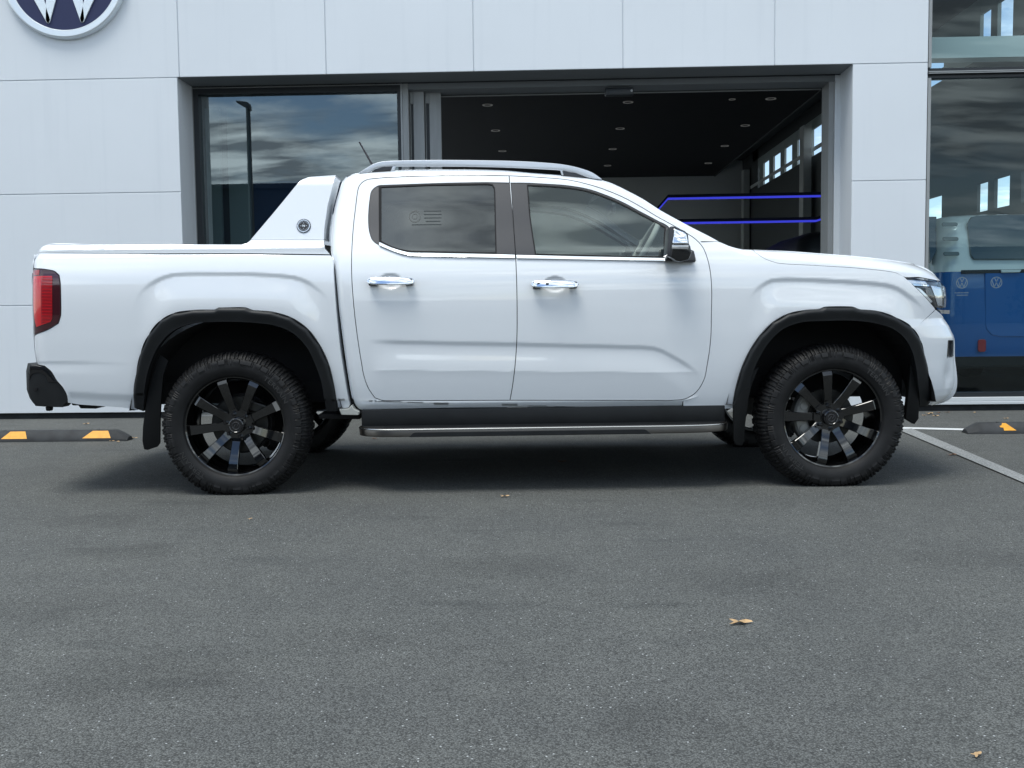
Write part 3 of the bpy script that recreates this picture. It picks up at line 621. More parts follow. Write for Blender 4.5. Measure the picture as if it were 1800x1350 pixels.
# ------------------------------------------------------------------ leaves
def leaf(px, py, size, mt, rot, label, curl=0.25):
    size *= 0.68; p = atz(px, py); n = 14; v = [(0, 0, 0.004)]; r_ = random.Random(int(px*7+py))
    for i in range(n*2):
        a_ = 2*PI*i/(n*2); lobes = 1.0+0.35*math.cos(5*a_+0.4)+r_.uniform(-0.12, 0.12); L_ = size*0.5*lobes*(0.75+0.5*abs(math.cos(a_)))
        x, y = L_*math.cos(a_), L_*0.7*math.sin(a_); v.append((x, y, 0.004+curl*size*(abs(math.sin(a_*1.5+1))**2)*0.6))
    fs = [(0, 1+i, 1+(i+1) % (n*2)) for i in range(n*2)]
    me = bpy.data.meshes.new('dry_leaf'); me.from_pydata(v, [], fs); me.update()
    o = link('dry_leaf', me, mt, None, label=label, cat='leaf', group='dry leaves on the asphalt'); o.location = (p.x, p.y, 0.002); o.rotation_euler = (0, 0, rot)
    for q in me.polygons: q.use_smooth = True
for a_ in ((887, 874, .05, 'leafa', 0.3, 'tan leaf on the asphalt below the door gap of the truck'), (440, 914, .028, 'leafa', 1.2, 'tiny pale leaf scrap in front of the rear wheel'),
           (1300, 1097, .072, 'leafa', 0.1, 'largest curled tan leaf, alone on the open asphalt'), (1717, 1331, .032, 'leafa', 0.7, 'small leaf at the bottom right corner of the forecourt'),
           (1673, 801, .07, 'leafb', 0.4, 'brown and tan leaf touching the diagonal line'), (658, 772, .06, 'leafb', 2.0, 'dark brown leaf under the rear end of the side step'),
           (987, 813, .06, 'leafb', 0.2, 'dark leaf in the shade under the middle of the truck'), (151, 746, .06, 'leafa', 0.9, 'pale leaf between the left wheel stop and the wall'),
           (196, 776.5, .04, 'leafa', 0.5, 'leaf scrap against the front edge of the left wheel stop'), (208, 777.5, .05, 'leafa', 1.9, 'leaf at the end of the left wheel stop'), (236, 771, .05, 'leafa', 0.1, 'leaf between the left wheel stop and the rear mud flap'),
           (1634, 728, .09, 'leafa', 0.6, 'curled tan leaf at the wall foot under the front bumper'), (1644, 732, .06, 'leafa', 0.0, 'flat pale leaf just in front of the wall foot leaves'), (1650, 726.5, .06, 'leafb', 1.0, 'brown leaf beside the curled one at the wall foot'), (1624, 731, .05, 'leafa', 2.2, 'small tan leaf left of the wall foot leaves'),
           (1768, 736.5, .05, 'leafa', 0.3, 'pale leaf behind the right wheel stop'), (1665, 725.8, .05, 'leafb', 0.3, 'brown leaf scrap on the plinth foot, right of the bumper'), (1713, 726, .05, 'leafa', 0.9, 'leaf scrap on the plinth foot above the right wheel stop')):
    leaf(a_[0], a_[1], a_[2], M[a_[3]], a_[4], a_[5])

# ------------------------------------------------------------------ across the forecourt (seen in the glass and in the paint)
YB = -12.0
ob = empty('far_building', (-8.5, YB-4, 0), label='low dark building across the forecourt, seen only as reflection', cat='building')
MB().box(-9, 5.0, -4, 4, 0, 5.0).build('wall', M['far_wall'], ob); MB().box(-9.1, 5.1, -4.1, 4.1, 5.0, 5.15).build('roof_edge', M['far_wall'], ob)
for k in range(5): MB().box(-8.2+k*2.6, -6.4+k*2.6, 3.98, 4.03, 0.6, 3.2).build('window', M['van_glass'], ob)
ob = empty('far_building', (22, -50, 0), label='long pale building beyond the car park, seen only as reflection', cat='building')
MB().box(-14, 26, -5, 5, 0, 4.4).build('wall', M['far_light'], ob); MB().box(-14.3, 26.3, -5.3, 5.3, 4.4, 4.7).build('roof_edge', M['far_wall'], ob)
def lamp_post(x, y, h, label):
    r_ = empty('street_lamp', (x, y, 0), label=label, cat='street lamp')
    MB().tube([(0, 0, 0), (0, 0, h*0.5), (0, 0, h)], [0.09, 0.07, 0.055], 14).build('pole', M['pole'], r_, smooth=40)
    f = MB(); f.rings([[(-0.28, -0.12, h+0.10), (-0.28, 0.12, h+0.10), (-0.28, 0.12, h+0.14), (-0.28, -0.12, h+0.14)], [(0.02, -0.13, h-0.08), (0.02, 0.13, h-0.08), (0.02, 0.13, h+0.10), (0.02, -0.13, h+0.10)], [(0.08, -0.07, h-0.12), (0.08, 0.07, h-0.12), (0.08, 0.07, h), (0.08, -0.07, h)]]); f.build('lamp_head', M['pole'], r_, bevel=0.03)
lamp_post(at(437, 300, 26.4).x, -6.0, 6.35, 'grey street lamp across the forecourt, mirrored in the left window')
lamp_post(24, -40, 4.5, 'grey street lamp far behind the viewer to the right')
def tree(x, y, h, label):
    r_ = empty('conifer_tree', (x, y, 0), label=label, cat='tree', group='conifers beyond the car park'); rn = random.Random(int(x*10))
    MB().tube([(0, 0, 0), (0, 0, h*0.5), (0, 0, h*0.95)], [0.18, 0.12, 0.03], 8).build('trunk', M['bark'], r_)
    v, fs = [], []
    for i in range(900):
        t_ = rn.random()**0.8; z = h*(0.12+0.88*t_); R_ = h*0.24*(1.05-t_)*math.sqrt(rn.random())*rn.uniform(0.8, 1.2); a_ = rn.random()*2*PI
        c_ = Vector((R_*math.cos(a_), R_*math.sin(a_), z)); s_ = 0.13*h/4
        o_ = len(v)
        for k in range(3): v.append(c_+Vector((rn.uniform(-s_, s_), rn.uniform(-s_, s_), rn.uniform(-s_, s_)*1.4)))
        fs.append((o_, o_+1, o_+2))
    mesh('crown', v, fs, M['foliage'], r_)
for i, w_ in enumerate('first second third fourth fifth sixth seventh eighth ninth tenth eleventh twelfth'.split()):
    tree(6+i*3.4+random.uniform(-.8, .8), -38-random.uniform(0, 5), random.uniform(2.9, 4.3), w_+' dark conifer from the left of the row mirrored in the right glass')
# ------------------------------------------------------------------ the truck's own frame: u forward, v away from the viewer, z up
HUBZ = 0.378; WHR = 0.400
tr = atz(414, 871); tf = atz(1466, 856)
eu = (tf-tr); WB = eu.length; eu.normalize(); ev = Vector((-eu.y, eu.x, 0)); ORG = Vector((tr.x, tr.y, 0))
CV = 0.965                                  # half the overall width: centre plane
truck = empty('pickup_truck', ORG, label='white double cab pickup truck with black wheels and sports bar, side on', cat='pickup truck')
truck.rotation_euler = (0, 0, math.atan2(eu.y, eu.x))
_eu = np.array(eu); _ev = np.array(ev); _o = np.array(CAM-ORG); _F, _R, _U = np.array(FW), np.array(RT), np.array(UP)
def PX(pts, fn=None, v0=0.03, it=26):
    "pixels -> (u, z) on the truck side surface v = fn(u, z)"
    p = np.asarray(pts, float).reshape(-1, 2); d = _F + np.outer((p[:, 0]-900)/FPX, _R) + np.outer((675-p[:, 1])/FPX, _U)
    dv = d @ _ev; du = d @ _eu; dz = d[:, 2]; ov = _o @ _ev; ou = _o @ _eu; oz = _o[2]
    v = np.full(len(p), float(v0))
    for i in range(it if fn is not None else 1):
        t = (v-ov)/dv; u = ou+t*du; z = oz+t*dz
        if fn is not None: v = v + 0.6*(fn(u, z)-v)
    t = (v-ov)/dv
    return np.stack([ou+t*du, oz+t*dz], 1)
def PP(px, py, v=0.0):
    a = PX([(px, py)], None, v)[0]; return float(a[0]), float(a[1])

# ---- cross section of the side: depth v against height z
_tz = np.array([-0.3, 0.30, 0.42, 0.50, 0.60, 0.70, 0.85, 1.00, 1.10, 1.18, 1.24, 1.30, 1.36, 1.45, 1.60, 1.75, 1.85, 2.3])
_tv = np.array([0.13, 0.12, 0.085, 0.060, 0.040, 0.027, 0.014, 0.006, 0.005, 0.010, 0.023, 0.045, 0.072, 0.112, 0.175, 0.240, 0.285, 0.48])
_fz = np.arange(-0.25, 2.2, 0.002); _fv = np.interp(_fz, _tz, _tv); _k = np.exp(-0.5*(np.arange(-45, 46)*0.002/0.028)**2); _k /= _k.sum(); _fv = np.convolve(np.pad(_fv, 45, mode='edge'), _k, 'valid')
def base(z): return np.interp(z, _fz, _fv)
NOSE0 = WB+0.22; NB = 0.36
RE0, RA, RB = -1.00, 0.15, 0.15
def ell(q, c=0.975):
    q = np.clip(q, 0, c); return 1-np.sqrt(1-q*q)
def d0(u, z): return base(z)
_nose = [(1590, 440), (1640, 478), (1655.6, 496.4), (1659, 508), (1661, 520), (1660, 540), (1659, 560), (1668, 572.6), (1677, 591.5), (1678.2, 601.6), (1678.8, 630.5), (1681, 645.6), (1683, 670.8), (1682, 682), (1677, 694.8), (1670, 704), (1660, 712), (1650, 722)]
_ns = PX(_nose, None, 0.26); _ns = _ns[np.argsort(_ns[:, 1])]
def uN(z): return NOSE0 + (np.interp(z, _ns[:, 1], _ns[:, 0])-NOSE0)/0.95
_tail = [(63, 440), (60, 449), (57.0, 460.5), (58.3, 469.6), (59, 520), (59.6, 592), (62, 621), (65, 639), (70, 660), (90, 700)]
_ts = PX(_tail, None, 0.11); _ts = _ts[np.argsort(_ts[:, 1])]
def uT(z): return RE0 + (np.interp(z, _ts[:, 1], _ts[:, 0])-RE0)/0.92
def wrap(u, z):
    qF = (u-NOSE0)/np.maximum(uN(z)-NOSE0, 0.05); qR = (u-RE0)/np.minimum(uT(z)-RE0, -0.02)
    return NB*ell(qF, 0.96) + RB*ell(qR, 0.96)
def dw(u, z): return base(z)+wrap(u, z)
# ---- creases pressed in the panels
def seg_dist(u, z, line):
    "signed distance below an open polyline running left to right, and the running parameter 0..1"
    u = np.asarray(u, float); z = np.asarray(z, float); best = np.full(u.shape, 1e9); sgn = np.zeros(u.shape); par = np.zeros(u.shape)
    L_ = np.r_[0, np.cumsum(np.hypot(*(line[1:]-line[:-1]).T))]
    for i in range(len(line)-1):
        a, b = line[i], line[i+1]; dx, dz_ = b-a; l2 = dx*dx+dz_*dz_
        t = np.clip(((u-a[0])*dx+(z-a[1])*dz_)/l2, 0, 1); qx = u-(a[0]+t*dx); qz = z-(a[1]+t*dz_); d = np.hypot(qx, qz)
        cr = dx*qz-dz_*qx; m_ = d < best
        best = np.where(m_, d, best); sgn = np.where(m_, np.where(cr < 0, 1.0, -1.0), sgn); par = np.where(m_, (L_[i]+t*math.sqrt(l2))/L_[-1], par)
    return best*sgn, par
def sm(x): x = np.clip(x, 0, 1); return x*x*(3-2*x)
def dense(px, fn=dw, n=6):
    p = PX(px, fn); out_ = [p[0]]
    for i in range(len(p)-1):
        p0 = p[max(i-1, 0)]; p1 = p[i]; p2 = p[i+1]; p3 = p[min(i+2, len(p)-1)]
        for k in range(1, n+1):
            t = k/n; out_.append(0.5*((2*p1)+(-p0+p2)*t+(2*p0-5*p1+4*p2-p3)*t*t+(-p0+3*p1-3*p2+p3)*t**3))
    return np.array(out_)
CR_ARCH_R = dense([(230, 535), (246, 510), (267, 493), (293, 481.5), (324, 477.4), (383, 477), (450, 478), (511, 482.5), (539, 491), (558, 503), (574, 516), (586, 532)])
CR_ARCH_F = dense([(1308, 530), (1322, 511.7), (1341.7, 495.5), (1364, 488), (1411, 487.5), (1494, 491.5), (1550, 496), (1578, 503), (1600, 517), (1617, 531), (1632, 548)])
CR_D1 = dense([(640, 595.6), (700, 596.8), (800, 599), (911, 600.8), (1000, 603), (1090, 605), (1140.7, 606.8), (1158, 610.5), (1172, 616), (1206.8, 635.8), (1236, 656)], n=3)
CR_D2 = dense([(646, 650), (780, 651.5), (903, 652.6), (1060, 653.5), (1236, 654.5)], n=2)
CR_SH = dense([(62, 462), (200, 457), (400, 456), (588, 458)], n=3)
CR_B = dense([(62, 633), (120, 634), (200, 636), (252, 638)], n=3)
CR_B2 = dense([(118, 686), (180, 690), (236, 692)], n=3)
def creases(u, z):
    o_ = np.zeros(np.shape(u))
    for ln, A, w1, w2, f0 in ((CR_ARCH_R, 0.0085, 0.027, 0.16, 0.14), (CR_ARCH_F, 0.0085, 0.027, 0.16, 0.14)):
        s, p = seg_dist(u, z, ln); f = sm((u-ln[0, 0])/0.16)*sm((ln[-1, 0]-u)/0.16)
        o_ = o_ + f*A*(sm(s/w1)-sm((s-w1)/w2)) * (s > 0) - f*0.006*sm((s-w1)/w2)*(1-sm((s-0.19)/0.2))
    s, p = seg_dist(u, z, CR_D1); f = sm((u-CR_D1[0, 0])/0.2)*sm((CR_D1[-1, 0]-u)/0.12)
    s2, p2 = seg_dist(u, z, CR_D2)
    w_ = 0.030
    o_ = o_ + (s > 0)*f*(0.0075*sm(s/w_)) * (1-sm((s-w_)/0.12)*1.0) 
    # lower edge: face turns under below it
    g_ = sm(p2/0.05)*sm((1-p2)/0.05)
    o_ = o_ - g_*0.0055*np.exp(-(np.abs(s2)/0.045)**1.0)*0.9
    s, p = seg_dist(u, z, CR_B); o_ = o_ + (s > 0)*0.003*sm(s/0.02)*(1-sm((s-0.02)/0.06))*sm(p/0.1)*sm((1-p)/0.8)
    s, p = seg_dist(u, z, CR_B2); o_ = o_ + (s > 0)*0.010*sm(s/0.05)*sm(p/0.05)
    return o_
# ---- top silhouettes
def topline(px, v):
    p = PX(px, None, 0.2); 
    if callable(v):
        for _ in range(12):
            q = []; 
            for (a, b), (u_, z_) in zip(px, p): q.append(PX([(a, b)], None, float(v(u_, z_)))[0])
            p = np.array(q)
    else: p = PX(px, None, v)
    return p
ROLLA, ROLLB = 0.05, 0.075
T1px = [(560, 380), (580, 345), (595, 322), (607, 309.3), (619, 306), (628.7, 304.4), (649, 302), (688, 299.6), (737.7, 298), (790, 297.6), (839, 298), (890, 299.8), (936, 304), (978, 307.2), (1033, 312.8), (1063, 318), (1089, 328), (1130.5, 350), (1160, 369), (1212, 397.5), (1250, 417), (1266, 425.5), (1281, 432), (1294, 436), (1304, 438), (1324, 438.8), (1383, 441), (1440, 445), (1494, 449), (1550, 454.7), (1591.7, 460.5), (1614, 466), (1630.6, 472.8), (1644.4, 484), (1655.6, 496.4), (1668, 516)]
def vtop(u, z): return float(base(z)+wrap(np.array(u), np.array(z))+ROLLB*0.75)
T1 = topline(T1px, vtop); T1 = T1[np.argsort(T1[:, 0])]
def rollB(u):   # how far the edge turns in: roof rail wide, windscreen post narrow, bonnet wide
    uw = [T1[0, 0], PP(1055, 315, .3)[0], PP(1130, 350, .3)[0], PP(1280, 430, .2)[0], PP(1360, 440, .15)[0], PP(1600, 460, .3)[0]]
    return np.interp(u, uw, [0.085, 0.085, 0.05, 0.05, 0.11, 0.12])
def rollA(u):
    uw = [T1[0, 0], PP(1055, 315, .3)[0], PP(1130, 350, .3)[0], PP(1280, 430, .2)[0], PP(1360, 440, .15)[0], PP(1500, 450, .2)[0]]
    return np.interp(u, uw, [0.045, 0.045, 0.03, 0.03, 0.055, 0.07])
def roll1(u, z):
    zt = np.interp(u, T1[:, 0], T1[:, 1]); A = rollA(u); return rollB(u)*ell((z-(zt-A))/A, 0.985)
def dbody(u, z): return dw(u, z)+creases(u, z)+roll1(u, z)
def dbed(u, z): return dw(u, z)+creases(u, z)
# cab rear corner turns in towards the gap
CABR = dense([(607.4, 307), (601.5, 316), (595.5, 331.6), (589.6, 350.6), (584.9, 373), (582, 398), (580, 428.8), (580.5, 445), (586, 462), (590.5, 500), (594, 540), (599, 580), (605, 625), (611, 665), (618, 701), (627, 724)], d0, 4)
def dcab(u, z):
    ur = np.interp(z, CABR[::-1, 1], CABR[::-1, 0]); q = 1-(u-ur)/0.045
    return dbody(u, z) + 0.05*ell(q, 0.93)

# ---- polygon helpers
def curve(pts, fn, step=0.012, closed=True, ang=30):
    "pixel outline -> dense (u,z) loop; smooth except at real corners"
    p = PX(pts, fn); n = len(p); out_ = []
    def corner(i):
        a = p[i]-p[i-1]; b = p[(i+1) % n]-p[i]
        c = np.dot(a, b)/(np.linalg.norm(a)*np.linalg.norm(b)+1e-12); return math.degrees(math.acos(max(-1, min(1, c)))) > ang
    co = [corner(i) for i in range(n)]
    for i in range(n):
        p1 = p[i]; p2 = p[(i+1) % n]; L_ = np.linalg.norm(p2-p1); m_ = max(1, int(math.ceil(L_/step)))
        t1 = np.zeros(2); t2 = np.zeros(2)
        d = (p2-p1)
        def tan(j):
            a = p[j]-p[j-1]; b = p[(j+1) % n]-p[j]; la, lb = np.linalg.norm(a), np.linalg.norm(b); t_ = (a/la*lb+b/lb*la); return t_/(np.linalg.norm(t_)+1e-12)
        La = np.linalg.norm(p[i]-p[i-1]); Lb = np.linalg.norm(p[(i+2) % n]-p2)
        t1 = d if co[i] else tan(i)*min(L_, La*1.3); t2 = d if co[(i+1) % n] else tan((i+1) % n)*min(L_, Lb*1.3)
        if L_ > 0.25 and (La < 0.25*L_ or Lb < 0.25*L_): t1, t2 = d, d
        for k in range(m_):
            t = k/m_; h00 = 2*t**3-3*t*t+1; h10 = t**3-2*t*t+t; h01 = -2*t**3+3*t*t; h11 = t**3-t*t
            out_.append(h00*p1+h10*t1+h01*p2+h11*t2)
    return np.array(out_)
def inset(p, d):
    n = len(p); a = p-np.roll(p, 1, 0); b = np.roll(p, -1, 0)-p
    ar = np.sum(p[:, 0]*np.roll(p[:, 1], -1)-np.roll(p[:, 0], -1)*p[:, 1]); s = 1 if ar > 0 else -1
    na = np.stack([-a[:, 1], a[:, 0]], 1)/(np.linalg.norm(a, axis=1)[:, None]+1e-12); nb = np.stack([-b[:, 1], b[:, 0]], 1)/(np.linalg.norm(b, axis=1)[:, None]+1e-12)
    m_ = na+nb; m_ /= np.maximum(np.sum(m_*m_, 1)[:, None]*0.5, 0.35)
    return p+s*d*m_
def inside(q, poly):
    x, y = q[:, 0], q[:, 1]; r = np.zeros(len(q), bool); n = len(poly)
    for i in range(n):
        x1, y1 = poly[i]; x2, y2 = poly[(i+1) % n]
        c = ((y1 > y) != (y2 > y)); 
        if c.any():
            xi = (x2-x1)*(y-y1)/(y2-y1+1e-15)+x1; r ^= c & (x < xi)
    return r
def bdist(q, poly):
    best = np.full(len(q), 1e9); n = len(poly)
    for i in range(n):
        a = poly[i]; b = poly[(i+1) % n]; d = b-a; l2 = d@d+1e-12; t = np.clip(((q-a)@d)/l2, 0, 1); e_ = q-(a+t[:, None]*d); best = np.minimum(best, np.hypot(e_[:, 0], e_[:, 1]))
    return best
def panel(name, loop, mt, fn, parent=truck, holes=(), off=0.0, gap=0.0022, flange=0.012, grid=0.010, holegap=None, far=True, edge=0.0, mi_fl=0, **k):
    "curved sheet following v = fn(u, z)+off inside the loop, with its edges turned in"
    def prep(l_, d):
        if np.sum(l_[:, 0]*np.roll(l_[:, 1], -1)-np.roll(l_[:, 0], -1)*l_[:, 1]) < 0: l_ = l_[::-1]
        return inset(l_, d)
    O = prep(loop, gap); Hs = [prep(h, -(gap if holegap is None else holegap)) for h in holes]
    x0, z0 = O.min(0); x1, z1 = O.max(0)
    gx, gz = np.meshgrid(np.arange(x0, x1, grid), np.arange(z0, z1, grid)); gx[1::2] += grid/2; q = np.stack([gx.ravel(), gz.ravel()], 1)
    q = q[inside(q, O)]
    for h in Hs: q = q[~inside(q, h)]
    for l_ in [O]+Hs:
        if len(q): q = q[bdist(q, l_) > 0.0165+grid*0.35]
    allp = [O]+Hs; rings_ = []
    for j, l_ in enumerate(allp):          # rows of points that run along every edge
        for d_ in (0.0032, 0.0075, 0.0125, 0.018):
            if d_ > grid*1.6+0.002: continue
            rg_ = inset(l_, d_ if j == 0 else -d_); ok = inside(rg_, O)
            for m2 in range(len(allp)):
                if m2: ok &= ~inside(rg_, allp[m2])
                ok &= bdist(rg_, allp[m2]) > d_*0.8
            rg_ = rg_[ok]
            for r2 in rings_:
                if len(r2) and len(rg_): 
                    dd = np.min(np.hypot(rg_[:, None, 0]-r2[None, :, 0], rg_[:, None, 1]-r2[None, :, 1]), 1); rg_ = rg_[dd > 0.0022]
            rings_.append(rg_)
    pts = np.concatenate(allp+rings_+[q]); edges = []; o_ = 0
    for l_ in allp:
        n = len(l_); edges += [(o_+i, o_+(i+1) % n) for i in range(n)]; o_ += n
    res = delaunay_2d_cdt([Vector((float(a), float(b))) for a, b in pts], edges, [], 0, 1e-7)
    V = np.array([(v.x, v.y) for v in res[0]]); F = np.array([f for f in res[2] if len(f) == 3]); C_ = V[F].mean(1)
    keep = inside(C_, O)
    for h in Hs: keep &= ~inside(C_, h)
    F = F[keep]
    u, z = V[:, 0], V[:, 1]; e = 0.0015
    D = fn(u, z)+off; Du = (fn(u+e, z)-fn(u-e, z))/(2*e); Dz = (fn(u, z+e)-fn(u, z-e))/(2*e)
    N = np.stack([Du, -np.ones_like(u), Dz], 1); N /= np.linalg.norm(N, axis=1)[:, None]
    verts = np.stack([u, D, z], 1).tolist(); nor = N.tolist(); faces = F.tolist(); mi = [0]*len(faces)
    if flange:
        for j, l_ in enumerate(allp):
            n = len(l_); b = len(verts); Dl = fn(l_[:, 0], l_[:, 1])+off; nx = np.roll(l_, -1, 0)-np.roll(l_, 1, 0); on = np.stack([nx[:, 1], np.zeros(n), -nx[:, 0]], 1); on /= np.linalg.norm(on, axis=1)[:, None]+1e-12
            if j: on = -on
            # hole loops are counter-clockwise too: their outward side is towards the hole
            on_out = on if j == 0 else on
            verts += np.stack([l_[:, 0], Dl, l_[:, 1]], 1).tolist(); verts += np.stack([l_[:, 0], Dl+flange, l_[:, 1]], 1).tolist(); nor += on_out.tolist()*2
            for i in range(n):
                i2 = (i+1) % n
                f = (b+i, b+n+i, b+n+i2, b+i2); faces.append(f if j == 0 else f[::-1]); mi.append(mi_fl)
    me = bpy.data.meshes.new(name); me.from_pydata(verts, [], faces); me.update()
    me.polygons.foreach_set('material_index', mi)
    for p in me.polygons: p.use_smooth = True
    me.normals_split_custom_set_from_vertices(nor)
    o = link(name, me, mt, parent, **k)
    if far: mirror(o, **k)
    return o
def mirror(o, parent=None, **k):
    c = o.copy(); COL.objects.link(c); c.parent = parent if parent is not None else o.parent
    if parent is None: c.scale = (1, -1, 1); c.location = (o.location.x, 2*CV-o.location.y, o.location.z)
    for q in ('label',):
        if q in c.keys(): del c[q]
    return c
# ------------------------------------------------------------------ truck outlines traced from the photograph
def dmap(u, z): return dw(u, z)+roll1(u, z)
def dmapbed(u, z): return dw(u, z)
MIR = []                                     # near side parts that are repeated on the far side
def P_(*a, **k):
    k['far'] = False; o = panel(*a, **k)
    if k.get('parent', truck) is truck: MIR.append(o)
    return o
ROOFTOP = [(607.4, 309.3), (619, 306), (628.7, 304.4), (649, 302), (688, 299.6), (737.7, 298), (790, 297.6), (839, 298), (890, 299.8), (936, 304), (978, 307.2), (1033, 312.8), (1063, 318), (1089, 328), (1130.5, 350), (1160, 369), (1212, 397.5), (1250, 417), (1264, 424.8)]
RD_TOP = [(637, 320.4), (645, 316), (666.6, 313), (700, 311), (760, 309), (830, 308.5), (895, 309)]
RD_REAR = [(896.4, 703.5)]
SPLIT = [(895, 309), (897, 339), (901, 381), (905.5, 437), (907.6, 478), (909, 548), (908.4, 599), (905, 646), (900, 684), (896.4, 703.5)]
RD_LEFT = [(700, 704.4), (671, 703.6), (659.5, 699.6), (649, 685), (640.6, 664), (634.6, 633), (627.5, 586), (622, 538.5), (618.5, 491), (618, 455.5), (619, 429), (621.6, 394), (625, 365), (628, 341), (631, 328)]
FD_TOP = [(895, 309), (947, 311.7), (1003, 317), (1044.4, 327), (1072, 336.7), (1100, 349), (1128, 364.4), (1155.6, 381), (1183, 396), (1205.6, 409), (1222, 420), (1235, 434), (1243, 453), (1248.6, 478), (1251, 506), (1250.6, 548), (1249, 599), (1243.7, 638), (1236, 671), (1222, 691), (1207, 700), (1183, 703.6), (1150, 703.7)]
reardoor = RD_TOP[:-1]+SPLIT+RD_LEFT
frontdoor = FD_TOP+SPLIT[::-1][:-1]
W_R = [(664, 327), (678, 325.5), (761, 322.6), (858, 320.8), (897.6, 321.6), (906, 447.5), (906, 453.6), (872, 452.8), (761, 450.2), (714, 448), (691.7, 441.7), (666.7, 431), (655.6, 422.8), (650, 409), (647.8, 389.4), (650, 353), (654, 335)]
W_F = [(898.2, 321.6), (925, 321.8), (958, 323.5), (997, 326.3), (1036, 333.2), (1065, 343), (1094.4, 355.6), (1123.6, 371.2), (1153, 386.7), (1176, 400), (1186, 420), (1206, 436), (1219, 441.5), (1223, 457.8), (1221, 460.5), (1168, 458.6), (907, 453.8), (906.6, 447.6)]
dl = lambda pts: curve(pts, dmap)
# ---- doors
rd_loop, fd_loop = dl(reardoor), dl(frontdoor); wr, wf_ = curve(W_R, dmap, ang=48), curve(W_F, dmap, ang=40)
HANDLE = ((686, 494), (975.5, 499.3))
hc = [PP(px, py, 0.006) for px, py in HANDLE]
def ddoor(u, z):
    o_ = dbody(u, z)
    for (hu, hz) in hc:      # finger recess behind the handle
        r = ((u-hu)/0.062)**2+((z-hz+0.002)/0.042)**2; o_ = o_+0.010*sm((1.3-r)/1.0)
    return o_
door_r = P_('door', rd_loop, M['paint'], ddoor, holes=[wr], flange=0.03, grid=0.0085, label='rear door with dark tinted window and chrome handle')
door_f = P_('door', fd_loop, M['paint'], ddoor, holes=[wf_], flange=0.03, grid=0.0085, label='front door with clear tinted window, chrome handle and mirror')
# trim plate filling the window surround (black), with the glass set in it
G_R = [(668.5, 327.8), (761, 324.2), (857, 322.6), (866, 324), (869.3, 330), (871.5, 400), (872.6, 445.6), (761, 443.0), (716, 441.6), (692, 435.8), (668.5, 424.5)]
G_F = [(926.5, 324.6), (958, 326), (997, 329), (1036, 336), (1065, 346), (1094.4, 358.8), (1123.6, 374.2), (1153, 389.8), (1170, 399.5), (1168.6, 422), (1170, 452.4), (1055.6, 450.2), (940.8, 447.2), (931.5, 384)]
gr_, gf_ = dl(G_R), dl(G_F)
for dr, wl, gl_, gm, nm in ((door_r, wr, gr_, 'glass_rear', 'r'), (door_f, wf_, gf_, 'glass_front', 'f')):
    P_('window_trim', wl, M['trim'], dbody, holes=[gl_], off=0.0035, gap=0.0005, flange=0.012, parent=dr, grid=0.02, holegap=0.0)
    P_('window', gl_, M[gm], dbody, off=0.0065, gap=-0.003, flange=0, parent=dr, grid=0.02)
    P_('window_seal', gl_, M['dark'], dbody, off=0.0015, gap=-0.0015, holes=[inset(gl_, 0.0055)], holegap=0, flange=0.006, parent=dr, grid=0.05)
# faint rings and grey bars on the rear door glass
mk = mat('window_mark_grey', (0.050, 0.058, 0.058), 0.5)
sk = []
su, sz = PX([(729, 380.5)], dmap)[0]
f = MB(); f.rings([[(su+q*math.cos(2*PI*i/36), float(dbody(su, sz+q*math.sin(2*PI*i/36)))+o_, sz+q*math.sin(2*PI*i/36)) for q, o_ in ((0.028, 0.005), (0.034, 0.005), (0.034, 0.006), (0.028, 0.006))] for i in range(36)], loop=True)
f.rings([[(su+q*math.cos(2*PI*i/24), float(dbody(su, sz+q*math.sin(2*PI*i/24)))+o_, sz+q*math.sin(2*PI*i/24)) for q, o_ in ((0.012, 0.005), (0.016, 0.005), (0.016, 0.006), (0.012, 0.006))] for i in range(24)], loop=True)
for k, (x0, x1) in enumerate(((745, 776), (745, 776), (745, 776), (748, 774), (724, 776))):
    a_, b_ = PX([(x0, 371+k*6), (x1, 371.3+k*6)], dmap); zz0 = a_[1]; f.box(a_[0], b_[0], float(dbody(a_[0], zz0))+0.0048, float(dbody(a_[0], zz0))+0.0058, zz0-0.0025, zz0+0.002)
glass_mark = f.build('window_mark', mk, door_r)
# fixed divider line in the rear door glass
sd_ = curve([(665.5, 327), (668.6, 327), (668.6, 426), (666, 425)], dmap); P_('window_seal', sd_, M['dark'], dbody, off=0.001, gap=0, flange=0.004, parent=door_r, grid=0.05)
# chrome waist strips
ch_r = dl([(666.7, 425.4), (691.7, 436.4), (714, 442.8), (761, 444.6), (872, 447.0), (905, 448), (905.3, 453.8), (872, 453.0), (761, 450.4), (714, 448.2), (691.7, 441.7), (666.7, 431.2)])
ch_f = dl([(907.6, 448.2), (1060, 451.4), (1171, 453.8), (1171, 459.0), (1060, 456.8), (908, 454.0)])
_cm = PX([(660, 424), (691, 439), (714, 445.3), (905, 450.8), (1171, 456.5)], dmap)
def dchrome(u, z): return dbody(u, z)+0.45*np.clip(z-np.interp(u, _cm[:, 0], _cm[:, 1]), -0.012, 0.012)-0.003
P_('chrome_strip', ch_r, M['chrome'], dchrome, off=-0.004, gap=0.0003, flange=0.006, parent=door_r, grid=0.03)
P_('chrome_strip', ch_f, M['chrome'], dchrome, off=-0.004, gap=0.0003, flange=0.006, parent=door_f, grid=0.03)
